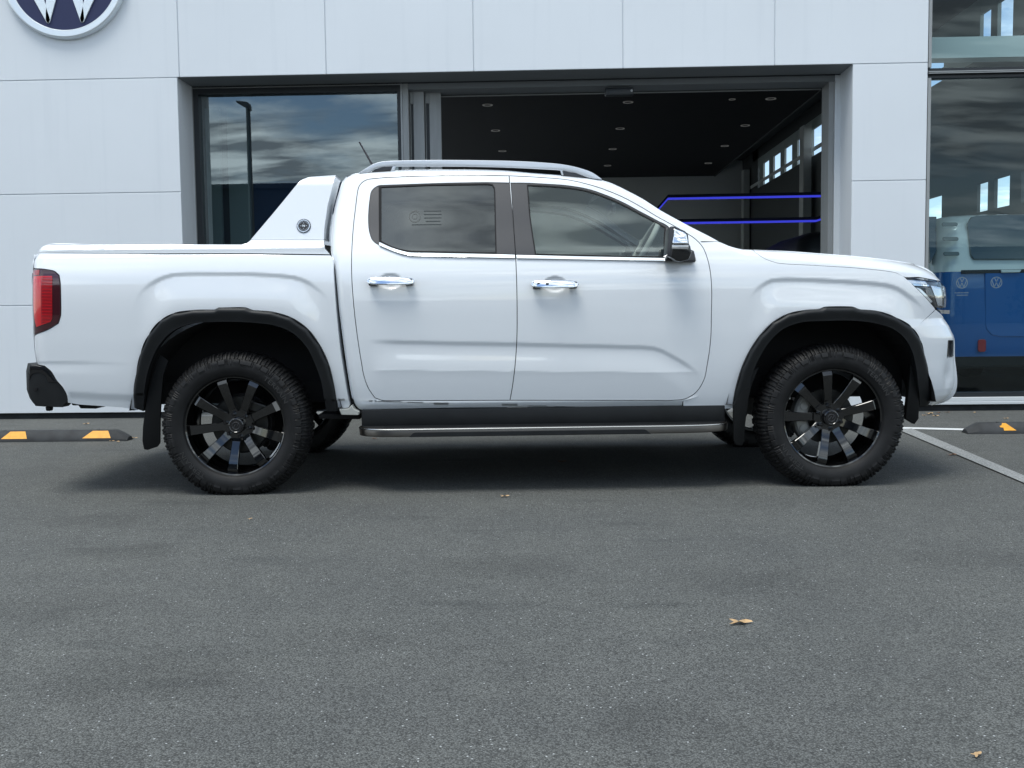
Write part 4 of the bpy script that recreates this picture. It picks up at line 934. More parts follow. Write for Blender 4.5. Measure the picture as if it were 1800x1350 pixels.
# split line in the black pillar trim is the door gap itself; handles
def handle(px, py, parent, keyed):
    hu, hz = PP(px, py, -0.03); L_ = 0.131; rg = []; n = 16
    for t in np.linspace(-1, 1, 25):
        u = hu+t*L_; endf = (1-abs(t)**7)**0.5 if abs(t) < 1 else 0.0; h = 0.0225*max(endf, 0.02)*(1-0.08*t*t); bow = -0.040+0.012*t*t
        th = 0.010*max(endf, 0.1)
        ring = []
        for k in range(n):
            a = 2*PI*k/n; ca, sa = math.cos(a), math.sin(a); ca = abs(ca)**0.6*(1 if ca > 0 else -1); sa = abs(sa)**0.75*(1 if sa > 0 else -1)
            ring.append((u, bow+th*ca+h*sa*0.42, hz+t*(-0.002)+h*sa))
        rg.append(ring)
    f = MB(); f.rings(rg); o = f.build('handle', M['chrome'], parent, smooth=60)
    f = MB()
    for s in (-1, 1): f.box(hu+s*0.098-0.020, hu+s*0.098+0.020, -0.036, 0.012, hz-0.0235, hz+0.012)
    if keyed:
        f.tube([(hu-0.088, -0.040, hz), (hu-0.088, -0.0445, hz)], 0.0095, 16); f.box(hu-0.050, hu-0.034, -0.0515, -0.04, hz-0.006, hz+0.007)
    f.build('handle_base', M['trim'], parent, bevel=0.003, seg=2, smooth=40)
handle(686.5, 494, door_r, False); handle(975.5, 499.5, door_f, True)

# ---- cab frame, fender, bonnet side, bed side, covers
SILL_B = [(1277, 719), (1199, 717.6), (1060, 716.8), (911, 716.4), (760, 717.6), (660, 720), (640, 721), (631, 720.5)]
CABL = [(625, 715), (618, 701), (611, 665), (605, 625), (599, 580), (594, 540), (590.5, 500), (586, 462), (580.5, 445), (580, 428.8), (582, 398), (584.9, 373), (589.6, 350.6), (595.5, 331.6), (601.5, 316)]
outer_door = RD_TOP[:-1]+FD_TOP+[(1000, 703.6), (896, 703.6)]+RD_LEFT
hole_d = dl(outer_door)
SEAM = [(1264, 424.8), (1230.6, 423.8)]
# cab frame: everything round the doors, up to the wing seam and the sill seam
cabouter = ROOFTOP+[(1231.5, 424.2), (1239, 432), (1248, 453), (1253, 478), (1255.8, 506), (1255.4, 548), (1253.6, 599), (1248.5, 640), (1240, 677), (1226, 697), (1199.5, 706), (1199.5, 717.6)]+SILL_B[2:]+CABL
def dsill(u, z): # rolled sill under the doors with a bright step
    zz_ = PP(900, 704, 0.03)[1]; q = np.clip((zz_-0.006-z)/0.045, 0, 1)
    return dcab(u, z)-0.005*np.exp(-((z-(zz_-0.012))/0.016)**2)+0.03*ell(q, 0.9)*0.6
body = P_('body', dl(cabouter), M['paint'], dsill, holes=[hole_d], gap=0.0006, holegap=0.0022, flange=0.05, grid=0.007)
# dark shut face behind the door gaps
DG = panel('door_frame', inset(hole_d, -0.012), M['dark'], lambda u, z: dbody(u, z), holes=[inset(wr, -0.02), inset(wf_, -0.02)], holegap=0, off=0.028, gap=0, flange=0, grid=0.05, far=False); MIR.append(DG)
FL_F = [(1287.3, 711.7), (1291.7, 686.7), (1303, 646.7), (1316.7, 616.7), (1333, 591.7), (1356.7, 566.7), (1383, 551.7), (1413, 545), (1440, 542.7), (1448, 539.4), (1498, 539.4), (1508, 543.3), (1540, 546.7), (1573, 558.3), (1600, 575), (1615, 596.7), (1623, 623), (1630, 653), (1633, 680), (1632.7, 706.7), (1628, 713)]
FLi_F = [(1613, 713), (1611, 680), (1607, 647), (1600, 619), (1587, 595), (1567, 578.5), (1533, 567.5), (1500, 563.6), (1450, 563.6), (1400, 567.5), (1373, 578.5), (1350, 600), (1333, 627), (1318, 663), (1311.7, 700), (1305, 716)]
FENDTOP = [(1266, 425.8), (1281, 432), (1294, 436), (1304, 438), (1322.5, 438.8)]
GAPH = [(1326, 443), (1341.7, 453.3), (1364, 461.7), (1439, 467), (1508, 471.4), (1561, 477), (1575, 479.7), (1589.5, 486.8)]
def pull(px, c, d): return [(c[0]+(x-c[0])*(1-d/math.hypot(x-c[0], y-c[1])), c[1]+(y-c[1])*(1-d/math.hypot(x-c[0], y-c[1]))) for x, y in px]
wing_arch = pull([(1607, 578), (1600, 573), (1573, 556.3), (1540, 544.7), (1500, 540), (1448, 539.6), (1413, 543.3), (1383, 550), (1356.7, 565), (1333, 590), (1316.7, 615), (1303, 645), (1291.7, 685), (1286, 712)], (1466, 720), 6)+[(1286, 718.5)]
wing = FENDTOP+GAPH+[(1644.2, 543.6)]+wing_arch+[(1240, 718), (1201, 717.4), (1201, 705.5), (1209, 702.6), (1224, 693.5), (1238, 673), (1246, 639), (1251.2, 599), (1253, 548), (1253.4, 506), (1251, 478), (1245.5, 453), (1237.3, 432.5), (1232.8, 425.8)]
fender = P_('fender', dl(wing), M['paint'], dbody, gap=0.0010, flange=0.02)
# bonnet side: from the gap up to the top edge
hood_px = [(1324, 438.6), (1383, 441), (1440, 445), (1494, 449), (1550, 454.7), (1591.7, 460.5), (1614, 466), (1630.6, 472.8), (1644.4, 484), (1655.6, 496.2), (1644, 492.4), (1633, 490.2), (1614.4, 487.2)]+GAPH[::-1]
hood = P_('hood', dl(hood_px), M['paint'], dbody, gap=0.0012, flange=0.02)
bump = [(1644.8, 544.3), (1659, 560), (1668, 572.6), (1677, 591.5), (1678.4, 601.6), (1679, 630.5), (1681, 645.6), (1683, 670.8), (1682, 682), (1677, 694.8), (1665.6, 706), (1653, 711.8), (1640, 713), (1624, 711), (1621, 680), (1619, 653), (1612, 626), (1604, 602), (1597, 585), (1603, 580.5)]
vent = [(1666.2, 598), (1676, 598), (1676, 627), (1664.5, 630)]
def dbump(u, z):
    # lower lip stands out below the side intake
    cu, cz = PP(1660, 662, 0.25); f = np.exp(-(((u-cu)/0.035)**2+((z-cz)/0.09)**2)); cu2, cz2 = PP(1650, 706, 0.25)
    return dw(u, z)+0.025*f+0.05*ell((cz2+0.045-z)/0.075, 0.95)*(z < cz2+0.045)
bl = curve(bump, dw)
bumper_f = P_('front_bumper', bl, M['paint'], dbump, holes=[curve(vent, dw)], holegap=0, gap=0.0012, flange=0.03, grid=0.010)
P_('intake', inset(curve(vent, dw), -0.004), M['gloss_black'], dw, off=0.028, gap=0, flange=0, parent=bumper_f, grid=0.03)
# headlamp
HL = [(1590.5, 487.6), (1614, 488.6), (1633, 491.6), (1655, 497.2), (1664, 504.4), (1665.8, 523), (1665, 540), (1661, 543), (1646.5, 540.5), (1639.6, 533), (1621.9, 514.8), (1603, 497.8)]
hl = curve(HL, dw)
lamp = P_('headlight', hl, M['lamp_dark'], dw, off=0.035, gap=0.002, flange=0.03, grid=0.03)
P_('lens', hl, M['lens'], dw, off=0.0, gap=0.0015, flange=0, parent=lamp, grid=0.015)
for q, mt_, of in (([(1596, 492), (1628, 494), (1632, 499), (1604, 499)], 'lamp_in', 0.016), ([(1612, 505), (1620, 508), (1641, 530), (1638, 533)], 'lamp_in', 0.014), ([(1639, 502), (1657, 505.5), (1660, 538), (1651, 537)], 'lamp_in', 0.020), ([(1655, 498.6), (1663, 505), (1664.6, 523), (1663.6, 540), (1659.8, 540), (1661, 523), (1659, 508)], 'chrome', 0.012), ([(1606, 499), (1634, 500.5), (1635, 503), (1608, 502)], 'chrome', 0.012), ([(1628, 505), (1638, 506), (1649, 536), (1644, 537), (1635, 527)], 'gloss_black', 0.016)):
    P_('reflector', curve(q, dw), M[mt_], dw, off=of, gap=0, flange=0.006, parent=lamp, grid=0.03)
P_('chrome_strip', curve([(1648.5, 544.4), (1669.5, 545.2), (1669, 551.6), (1658.5, 551.2)], dw), M['chrome'], dw, off=0.0, gap=0, flange=0.02, parent=lamp, grid=0.02)
# bed side
FL_R = [(236.5, 715), (236.5, 690), (241, 657), (249, 621), (263.6, 588.6), (285, 563), (307, 550.7), (343, 545), (379, 544.2), (386.4, 540.6), (433.4, 540.6), (444, 544.6), (480, 548), (513, 558), (541.7, 577.8), (563, 606.7), (578, 639), (587, 675), (592, 705), (594.5, 722)]
FLi_R = [(575, 722), (572, 705), (567.5, 675), (557, 643), (541, 610), (516.5, 585), (487.6, 572.5), (451.5, 567.3), (379, 565.6), (336, 569.3), (307, 581.5), (285, 603.5), (267, 639), (257, 682.5), (253.5, 722)]
LAMP = [(61, 472), (77.8, 473.5), (96, 477.4), (103.7, 484), (105.8, 498), (106.3, 555), (102.4, 568), (85.5, 578.5), (60.3, 589.4), (58.6, 568), (56.6, 529), (55.9, 498), (56.6, 480)]
ARR = pull([(593, 705), (588.4, 674), (579.4, 638), (564.4, 605.4), (542.7, 576.2), (514, 556.4), (480, 546.4), (444, 543), (410, 541), (379, 543), (343, 543.4), (307, 549), (285, 561.4), (262.5, 587.4), (247.8, 620.4), (239.8, 656.8), (235.6, 690)], (414, 735), 6)
bed = [(63.5, 446.4), (200, 446.6), (450, 447), (581, 448.6), (585.6, 456.7), (586.8, 479), (589, 515), (593, 562), (598, 610), (605, 657), (611, 692.5), (615, 711.5), (612.5, 717), (598, 719), (595.5, 719), *ARR, (240, 721.5), (222, 718), (173, 714), (133, 711), (119, 708), (118, 696), (111, 682), (100, 669), (89, 652), (78, 643), (66, 640.5), (62.4, 621), (60.6, 592), (61, 589.8)]+LAMP[8:1:-1][0:1]
bed = bed[:-1]+[(85.5, 579.2), (103, 568.6), (107, 555), (106.5, 498), (104.4, 483.6), (96.4, 476.7), (77.8, 472.8), (60, 471.3), (58.4, 468), (57.2, 460.5), (60.4, 452)]
def dbedp(u, z):
    zt = PP(300, 446.6, 0.06)[1]; return dbed(u, z)+0.012*ell(1-(zt-z)/0.014, 0.95)*(z > zt-0.014)
bedp = P_('bed_side', curve(bed, dw), M['paint'], dbedp, gap=0.0012, flange=0.10)
tl = P_('tail_light', curve(LAMP, dw), M['red_dark'], dw, off=-0.003, gap=0.0018, flange=0.02, grid=0.016)
P_('lens', curve([(59.3, 485.5), (92, 485), (92.4, 490), (92, 560), (89, 566), (73, 571.5), (64.5, 575), (61, 560), (58.6, 530)], dw), M['red'], dw, off=-0.0045, gap=0, flange=0.004, parent=tl, grid=0.02)
P_('lens_rib', curve([(73.5, 487.5), (92, 487.5), (92, 558), (88, 564), (73.5, 569)], dw), M['red_mid'], dw, off=-0.0052, gap=0, flange=0.004, parent=tl, grid=0.02)
f = MB()
for k in range(14):
    y = 491+k*5.6; (a0, z0), (a1, z1_) = PP(74.5, y, 0.01), PP(91-(max(0, k-11))*3, y+0.6, 0.0)
    vv = float(dw(np.array(a0), np.array(z0)))-0.007; vv1 = float(dw(np.array(a1), np.array(z1_)))-0.007
    f.add([(a0, vv, z0), (a1, vv1, z1_), (a1, vv1, z1_-0.004), (a0, vv, z0-0.004), (a0, vv+0.005, z0), (a1, vv1+0.005, z1_)], [(0, 3, 2, 1), (0, 1, 5, 4)])
f.build('lens_bar', M['red'], tl)
P_('lens', curve([(59, 475.5), (70, 474.8), (69, 483.5), (58.6, 483.8)], dw), M['red_mid'], dw, off=-0.0045, gap=0, flange=0.003, parent=tl, grid=0.03)
# tonneau lid edge with chamfer, sports bar and its foot
LIDv = 0.028
lidpx = [(64.5, 444.6), (86.8, 429.2), (160, 429.3), (300, 429.6), (424, 430), (434, 427.5), (441, 421.9), (500, 421.9), (569, 422), (569.6, 430), (571, 437.5), (579.5, 446.8), (450, 445.2), (200, 445)]
def dlid(u, z):
    z0 = PP(300, 445, 0.08)[1]; zc_ = PP(300, 437.5, 0.08)[1]; zt = PP(300, 429.6, 0.08)[1]
    q = (z-zc_)/(zt-zc_); o_ = base(z)*0+0.066+wrap(u, z)+np.where(z < zc_, 0.0, np.clip(q, 0, 1)*0.022+np.clip(q-1, 0, 4)*0.012)
    return o_
lid = P_('tonneau_cover', curve(lidpx, dlid, ang=22), M['paint'], dlid, gap=0.0, flange=0.02)
SB = [(440.5, 421.4), (484, 370), (525, 320.6), (530.5, 316), (541.7, 311.7), (565, 309.4), (590.3, 307.6), (585, 326), (580.4, 344.4), (576, 361), (573.6, 377.8), (571.4, 392), (570, 405.6), (569.5, 421.4)]
def dbar(u, z):
    z0 = PP(500, 421.7, 0.1)[1]; zt = PP(560, 309, 0.15)[1]
    return 0.10+(z-z0)*0.26+0.04*ell((z-(zt-0.05))/0.05, 0.95)
sbl = curve(SB, dbar, ang=24)
sbar = P_('sports_bar', sbl, M['paint'], dbar, gap=0.0006, flange=0.19)
bc = PX([(534, 397)], dbar)[0]; bv = float(dbar(bc[0], bc[1]))
f = MB(); n = 40
def disc(mb, r, v0, v1, nn=40, r0=0.0):
    if r0: mb.rings([[(bc[0]+q*math.cos(2*PI*i/nn), y, bc[1]+q*math.sin(2*PI*i/nn)) for q, y in ((r0, v0), (r0, v1), (r, v1), (r, v0))] for i in range(nn)], loop=True)
    else: mb.rings([[(bc[0]+r*math.cos(2*PI*i/nn), y, bc[1]+r*math.sin(2*PI*i/nn)) for i in range(nn)] for y in (v0, v1)])
disc(f, 0.0385, bv+0.006, bv-0.004); M['badge_face'] = mat('badge_face', (0.012, 0.012, 0.014), 0.5)
badge = f.build('badge', M['badge_face'], sbar, smooth=40)
f = MB(); disc(f, 0.0345, bv-0.0038, bv-0.0062, 40, 0.0295)
for i in range(4):
    a = i*PI/2; f.tube([(bc[0]+0.034*math.cos(a), bv-0.0038, bc[1]+0.034*math.sin(a)), (bc[0]+0.034*math.cos(a), bv-0.0066, bc[1]+0.034*math.sin(a))], 0.0035, 8)
    f.box(bc[0]+0.0155*math.cos(a)-0.0035 if i % 2 == 0 else bc[0]-0.0012, bc[0]+0.0155*math.cos(a)+0.0035 if i % 2 == 0 else bc[0]+0.0012, bv-0.0055, bv-0.0038, bc[1]+0.0155*math.sin(a)-(0.0012 if i % 2 == 0 else 0.0035), bc[1]+0.0155*math.sin(a)+(0.0012 if i % 2 == 0 else 0.0035))
for a in range(30, 151, 15):
    if a == 90: continue
    a = math.radians(a); f.tube([(bc[0]+0.0245*math.cos(a), bv-0.0038, bc[1]+0.0245*math.sin(a)), (bc[0]+0.0245*math.cos(a), bv-0.0055, bc[1]+0.0245*math.sin(a))], 0.0019, 6)
for a in range(205, 336, 10):
    if abs(a-270) < 8: continue
    a = math.radians(a); f.tube([(bc[0]+0.0235*math.cos(a), bv-0.0038, bc[1]+0.0235*math.sin(a)), (bc[0]+0.0235*math.cos(a), bv-0.0052, bc[1]+0.0235*math.sin(a))], 0.0012, 6)
for a, b in (((-0.0055, -0.006), (-0.0055, 0.006)), ((-0.0055, 0.006), (0.0055, -0.006)), ((0.0055, -0.006), (0.0055, 0.006))):
    f.tube([(bc[0]+a[0], bv-0.0048, bc[1]+a[1]), (bc[0]+b[0], bv-0.0048, bc[1]+b[1])], 0.0021, 6)
bm_ = f.build('badge_mark', M['sign_metal'], badge)
for o_ in (badge, bm_):
    for v_ in o_.data.vertices: v_.co.y += (v_.co.z-bc[1])*0.26

# ---- wheel arch flares: raised black band
def flare(outer, inner):
    lo, li = outer, inner
    loop = curve(lo+li, dw, ang=24); top = np.array(PX(lo, dw)); bot = np.array(PX(li, dw))
    def fl(u, z):
        q = np.stack([np.ravel(u), np.ravel(z)], 1)
        def pd(pl):
            best = np.full(len(q), 1e9)
            for i in range(len(pl)-1):
                a, b = pl[i], pl[i+1]; d = b-a; t = np.clip(((q-a)@d)/(d@d), 0, 1); e_ = q-(a+t[:, None]*d); best = np.minimum(best, np.hypot(e_[:, 0], e_[:, 1]))
            return best
        a, b = pd(top), pd(bot); w_ = a/(a+b+1e-9)
        h = 0.040*(1-ell(1-np.clip(a/0.020, 0, 1), 1.0))-0.010*sm((w_-0.25)/0.75)
        return dbody(u, z)-0.007-h.reshape(np.shape(u))*0.75
    return P_('wheel_arch_trim', loop, M['plastic'], fl, gap=-0.0005, flange=0.05, grid=0.010, label=None)
fl_r = flare(FL_R, FLi_R); fl_f = flare(FL_F, FLi_F)
# parking sensor button in the front flare
for px, py in ((1624.4, 677.5),):
    u, z = PP(px, py, 0.08); v = float(dw(np.array(u), np.array(z)))-0.028
    MB().tube([(u, v+0.01, z), (u, v-0.003, z)], 0.008, 14).build('sensor', M['gloss_black'], fl_f, smooth=40)
# ---- long tops: roof, windscreen, bonnet, lid, lofted from the side edge across to the far side
def across(name, px, fn_v, mt, crown, z_off=0.0, inset_v=0.0, fwd=0.0, nx=13, step=0.03, n_fixed=None, extra_roll=True, parent=truck, **k):
    p = PX(px, fn_v) if callable(fn_v) else PX(px, None, fn_v)
    u = np.arange(p[0, 0], p[-1, 0]+step*0.5, step); u[-1] = p[-1, 0]; z = np.interp(u, p[:, 0], p[:, 1]); v = fn_v(u, z)+inset_v if callable(fn_v) else np.full(len(u), fn_v)
    verts, faces = [], []
    for i in range(len(u)):
        for j in range(nx):
            s = j/(nx-1); c = 1-(2*s-1)**2; vv = v[i]+(2*(CV-v[i]))*s
            verts.append((u[i]+fwd*c, vv, z[i]+z_off+crown*c))
    for i in range(len(u)-1):
        for j in range(nx-1): a = i*nx+j; faces.append((a, a+nx, a+nx+1, a+1))
    me = bpy.data.meshes.new(name); me.from_pydata(verts, [], faces); me.update()
    for q in me.polygons: q.use_smooth = True
    return link(name, me, mt, parent, **k)
def vedge(u, z): return base(z)+wrap(u, z)+rollB(u)*float(ell(0.985, 0.985))
across('roof', [(607.4, 309.6)]+ROOFTOP[1:13], vedge, M['paint'], 0.035, z_off=-0.002)
across('headliner', [(612, 310)]+ROOFTOP[1:13], vedge, M['headliner'], 0.03, z_off=-0.035)
ws_px = ROOFTOP[12:]+[(1281, 432), (1300, 437)]
across('windscreen', ws_px, lambda u, z: vedge(u, z)+0.012, M['glass_clear'], 0.03, z_off=-0.004, fwd=0.09)
across('hood', [(1300, 437.6), (1324, 438.8), (1383, 441), (1440, 445), (1494, 449), (1550, 454.7), (1591.7, 460.5), (1614, 466), (1630.6, 472.8), (1644.4, 484), (1653, 493)], vedge, M['paint'], 0.03, z_off=-0.002, fwd=0.05)
across('tonneau_cover', [(86.8, 429.2), (160, 429.3), (300, 429.6), (424, 430), (570, 430)], lambda u, z: 0.088+wrap(u, z), M['paint'], 0.02, z_off=-0.001)
# rear of the cab, tailgate, nose: faces across the width
def crossface(name, upts, mt, bulge, parent=truck, nx=13, **k):
    "upts: list of (u, v, z) down one side; swept across with a bulge along u"
    verts, faces = [], []
    for (u, v, z) in upts:
        for j in range(nx):
            s = j/(nx-1); c = 1-(2*s-1)**2; verts.append((u+bulge*c, v+2*(CV-v)*s, z))
    for i in range(len(upts)-1):
        for j in range(nx-1): a = i*nx+j; faces.append((a, a+1, a+nx+1, a+nx))
    me = bpy.data.meshes.new(name); me.from_pydata(verts, [], faces); me.update()
    for q in me.polygons: q.use_smooth = True
    return link(name, me, mt, parent, **k)
def side_pts(px, fn, dv=0.0, du=0.0):
    p = PX(px, fn); return [(a+du, float(fn(np.array(a), np.array(b)))+dv, b) for a, b in p]
# cab rear wall with window
cr_ = side_pts([(607.4, 310), (601.5, 316), (595.5, 331.6), (589.6, 350.6), (584.9, 373), (582, 398), (580, 428.8), (582, 452), (590.5, 500), (599, 580), (611, 665), (625, 715)], dcab, 0.0, 0.012)
crossface('rear_cab_panel', cr_, M['paint'], -0.02)
mesh('rear_cab_window', [(cr_[3][0]-0.026, 0.42, cr_[3][2]-0.0), (cr_[3][0]-0.026, 2*CV-0.42, cr_[3][2]), (cr_[6][0]-0.03, 2*CV-0.38, cr_[6][2]+0.02), (cr_[6][0]-0.03, 0.38, cr_[6][2]+0.02)], [(0, 3, 2, 1)], M['van_glass'], truck)
tg_ = [(float(uT(z))*0.08+(RE0-RA)*0.0+float(uT(z))*0.92+0.006, 0.11, z) for z in np.linspace(PP(60, 447, .1)[1], 0.62, 8)]
tgate = crossface('tailgate', tg_, M['paint'], -0.03)
MB().box(tg_[2][0]-0.06, tg_[2][0]-0.02, CV-0.12, CV+0.12, 1.12, 1.17).build('handle', M['trim'], tgate, bevel=0.008)
zt_ = np.linspace(PP(1655, 497, .3)[1], PP(1665, 545, .3)[1], 6)
crossface('grille', [(float(uN(z))-0.06, 0.28, z) for z in zt_], M['gloss_black'], 0.10)
zt_ = np.linspace(PP(1665, 545, .3)[1]+0.001, PP(1650, 713, .3)[1], 9)
crossface('front_bumper', [(float(uN(z))-0.06-(0.03 if z < 0.42 else 0), 0.27, z) for z in zt_], M['paint'], 0.10)
hs = MB()
for z in np.linspace(PP(1660, 500, .3)[1], PP(1665, 540, .3)[1], 4)[1:-1]:
    hs.box(float(uN(z))+0.03, float(uN(z))+0.06, 0.45, 2*CV-0.45, z-0.008, z+0.008)
hs.build('grille_bar', M['chrome'], truck, bevel=0.003)

# ---- rear bumper: solid wrapped round the tail
def solid(name, loop, v0, v1, mt, parent=truck, bevel=0.006, smooth=40, seg=3, **k):
    "loop of (u,z) swept from v0 to v1"
    if np.sum(loop[:, 0]*np.roll(loop[:, 1], -1)-np.roll(loop[:, 0], -1)*loop[:, 1]) < 0: loop = loop[::-1]
    f = MB(); f.prism([(a, v0, b) for a, b in loop], (0, v1-v0, 0)); return f.build(name, mt, parent, bevel=bevel, seg=seg, smooth=smooth, **k)
RB_ = [(50, 641), (64.4, 641), (77.8, 643), (89, 652), (100, 669), (111, 682), (117.8, 695.5), (117.8, 706.7), (109, 716), (89, 715.6), (60, 713.8), (53.3, 704.4), (48, 689), (47, 655.5)]
def pl(px, v): return PX(px, None, v)
rbl = pl(RB_, 0.05); cu_, cz_ = rbl.mean(0)
secs = []
for v, sc_u, dz_ in ((0.05, 0.90, 0), (0.055, 0.97, 0), (0.075, 1.0, 0), (0.14, 1.0, 0)):
    secs.append([(rbl[:, 0].max()-(rbl[:, 0].max()-a)*sc_u, v, cz_+(b-cz_)*(0.96 if v == 0.05 else 1)) for a, b in rbl])
secs.append([(a-0.09, 0.24, b) for a, b in rbl]); secs.append([(a-0.12, CV, b) for a, b in rbl]); full = secs+[[(a, 2*CV-v, b) for a, v, b in s] for s in secs[:-1][::-1]]
f = MB(); f.rings(full); rb = f.build('rear_bumper', M['plastic'], truck, smooth=35)
# glossy upper cap on the bumper end, seam and sensor
cap = pl([(51.5, 643), (64.4, 642.6), (77, 645), (87, 653), (98, 669), (101.5, 672.5), (85, 672), (80, 660), (70, 655), (60, 656), (54, 660), (51, 668)], 0.046)
solid('bumper_cap', cap, 0.046, 0.06, M['gloss_black'], rb, bevel=0.002)
MB().tube([(pl([(62.5, 684.5)], 0.045)[0][0], 0.052, pl([(62.5, 684.5)], 0.045)[0][1]), (pl([(62.5, 684.5)], 0.045)[0][0], 0.043, pl([(62.5, 684.5)], 0.045)[0][1])], 0.009, 14).build('sensor', M['gloss_black'], rb, smooth=40)
solid('tow_tab', pl([(79, 715), (89, 715), (88.6, 722.6), (80.5, 722.6)], 0.3), 0.30, 0.34, M['plastic'], rb)
solid('underside_step', pl([(136, 711), (173, 713), (169, 718.6), (141, 718.2)], 0.14), 0.14, 0.3, M['dark'])

# ---- mud flaps
mf = solid('mud_flap', pl([(280, 622), (270, 650), (263, 675), (258, 700), (254, 727.5), (251, 750), (250, 775), (253, 790), (259.4, 791), (276, 785.6), (281, 779), (281.6, 733.7), (284, 690), (287, 660), (296, 634)], 0.05), 0.05, 0.065, M['flap'], bevel=0.003); MIR.append(mf)
f_ = mf.data
mf2 = solid('mud_flap', pl([(1287.5, 712), (1288, 772.7), (1292, 781.6), (1303, 783.4), (1306.5, 776), (1309, 743), (1314.8, 699), (1320, 676), (1333, 645), (1322, 650), (1310, 670), (1300, 692)], 0.04), 0.02, 0.042, M['flap'], bevel=0.004); MIR.append(mf2)
mf3 = solid('arch_liner_tip', pl([(1601, 640), (1597, 690), (1591.8, 736), (1607.8, 745.8), (1615, 736), (1616, 709), (1612, 660)], 0.09), 0.09, 0.13, M['flap'], bevel=0.003); MIR.append(mf3)
# ---- arch liners
def liner(cu, R_, z_lo, ua, ub, v1=0.46):
    pts = []
    for a in np.linspace(-20, 200, 40):
        a = math.radians(a); pts.append((cu+R_*1.05*math.cos(a), max(HUBZ+R_*math.sin(a)*1.06, z_lo)))
    verts = []; faces = []
    for (a, b) in pts: verts += [(a, 0.055, b), (a, v1, b)]
    for i in range(len(pts)-1): faces.append((2*i, 2*i+2, 2*i+3, 2*i+1))
    n0 = len(verts); verts += [(a, v1, max(b, 0.56)) for a, b in pts]; faces.append(tuple(range(n0, n0+len(pts))))
    o = mesh('arch_liner', verts, faces, M['dark'], truck, smooth=False); MIR.append(o)
liner(0.0, 0.56, 0.47, 0, 0); liner(WB, 0.56, 0.46, 0, 0)
# chassis
ch = MB(); ch.box(-1.05, WB+0.45, 0.42, 0.54, 0.47, 0.60); ch.box(-1.05, WB+0.45, 2*CV-0.54, 2*CV-0.42, 0.47, 0.60)
ch.box(-1.0, 0.55, 0.48, 2*CV-0.48, 0.70, 0.74); ch.box(0.5, WB-0.5, 0.12, 2*CV-0.12, 0.46, 0.52); ch.box(WB-0.5, WB+0.55, 0.45, 2*CV-0.45, 0.46, 0.98)
ch.box(-1.05, -0.98, 0.2, 2*CV-0.2, 0.5, 1.2); ch.build('chassis', M['dark'], truck, bevel=0.01)
ch = MB(); ch.tube([(0, 0.25, HUBZ), (0, 2*CV-0.25, HUBZ)], 0.045, 14); ch.tube([(0, CV-0.16, HUBZ), (0, CV, HUBZ), (0, CV+0.16, HUBZ)], [0.06, 0.15, 0.06], 16); ch.tube([(0.1, CV, HUBZ+0.02), (WB-1.2, CV, 0.5)], 0.035, 10)
ch.tube([(WB, 0.25, HUBZ), (WB, 2*CV-0.25, HUBZ)], 0.035, 12); ch.tube([(-1.1, 1.5, 0.47), (-0.6, 1.45, 0.47), (0.2, 1.35, 0.58), (1.0, 1.3, 0.42), (2.2, 1.2, 0.42)], 0.035, 10); ch.tube([(0.75, 1.3, 0.42), (1.5, 1.28, 0.42)], [0.11, 0.11], 14)
ch.build('axle', M['dark'], truck, smooth=40)
bk = solid('sill_bracket', pl([(596, 719.5), (612, 718.5), (618, 712), (622, 719), (631, 724), (630, 730), (600, 729.5)], 0.05), 0.05, 0.2, M['seam'], bevel=0.003, seg=1); MIR.append(bk)
bk = solid('sill_bracket', pl([(560, 728), (633, 728), (633, 737), (560, 736)], 0.2), 0.2, 0.4, M['dark'], bevel=0.003); MIR.append(bk)

# ---- side step
zs_t = PP(900, 751.5, -0.06)[1]; zs_b = PP(900, 765.5, -0.055)[1]
ua = PP(632, 745, 0.05)[0]; ub = PP(1279, 742, 0.05)[0]
def plan(v_out, r=0.16, extra=0.0):
    pts = []; n = 10
    for i in range(n+1):
        a = PI/2*i/n; pts.append((ua+extra+r*0.75*(1-math.sin(a))*1.0, 0.10-(0.10-v_out)*math.cos(PI/2-a)**0.8))
    pts = [(ua+extra+0.0, 0.13)]
    for t in np.linspace(0, 1, 10): pts.append((ua+extra+0.20*t**1.6, 0.075+(v_out-0.075)*(1-(1-t)**2.0)))
    r_ = [(ua+ub-x, v) for x, v in pts]
    # front end sweeps in more gently
    r_ = [(ub-extra, 0.13)]+[(ub-extra-0.34*t**1.6, 0.075+(v_out-0.075)*(1-(1-t)**2.2)) for t in np.linspace(0, 1, 10)]
    return pts+r_[::-1]
def step_solid(name, mt, z0, z1, vo, ex, parent, bevel=0.004):
    p = plan(vo, extra=ex); f = MB(); f.prism([(a, b, z0) for a, b in p], (0, 0, z1-z0)); return f.build(name, mt, parent, bevel=bevel, seg=2, smooth=35)
st = step_solid('side_step', M['plastic'], zs_b+0.006, zs_t+0.004, -0.042, 0.012, truck, 0.003); MIR.append(st)
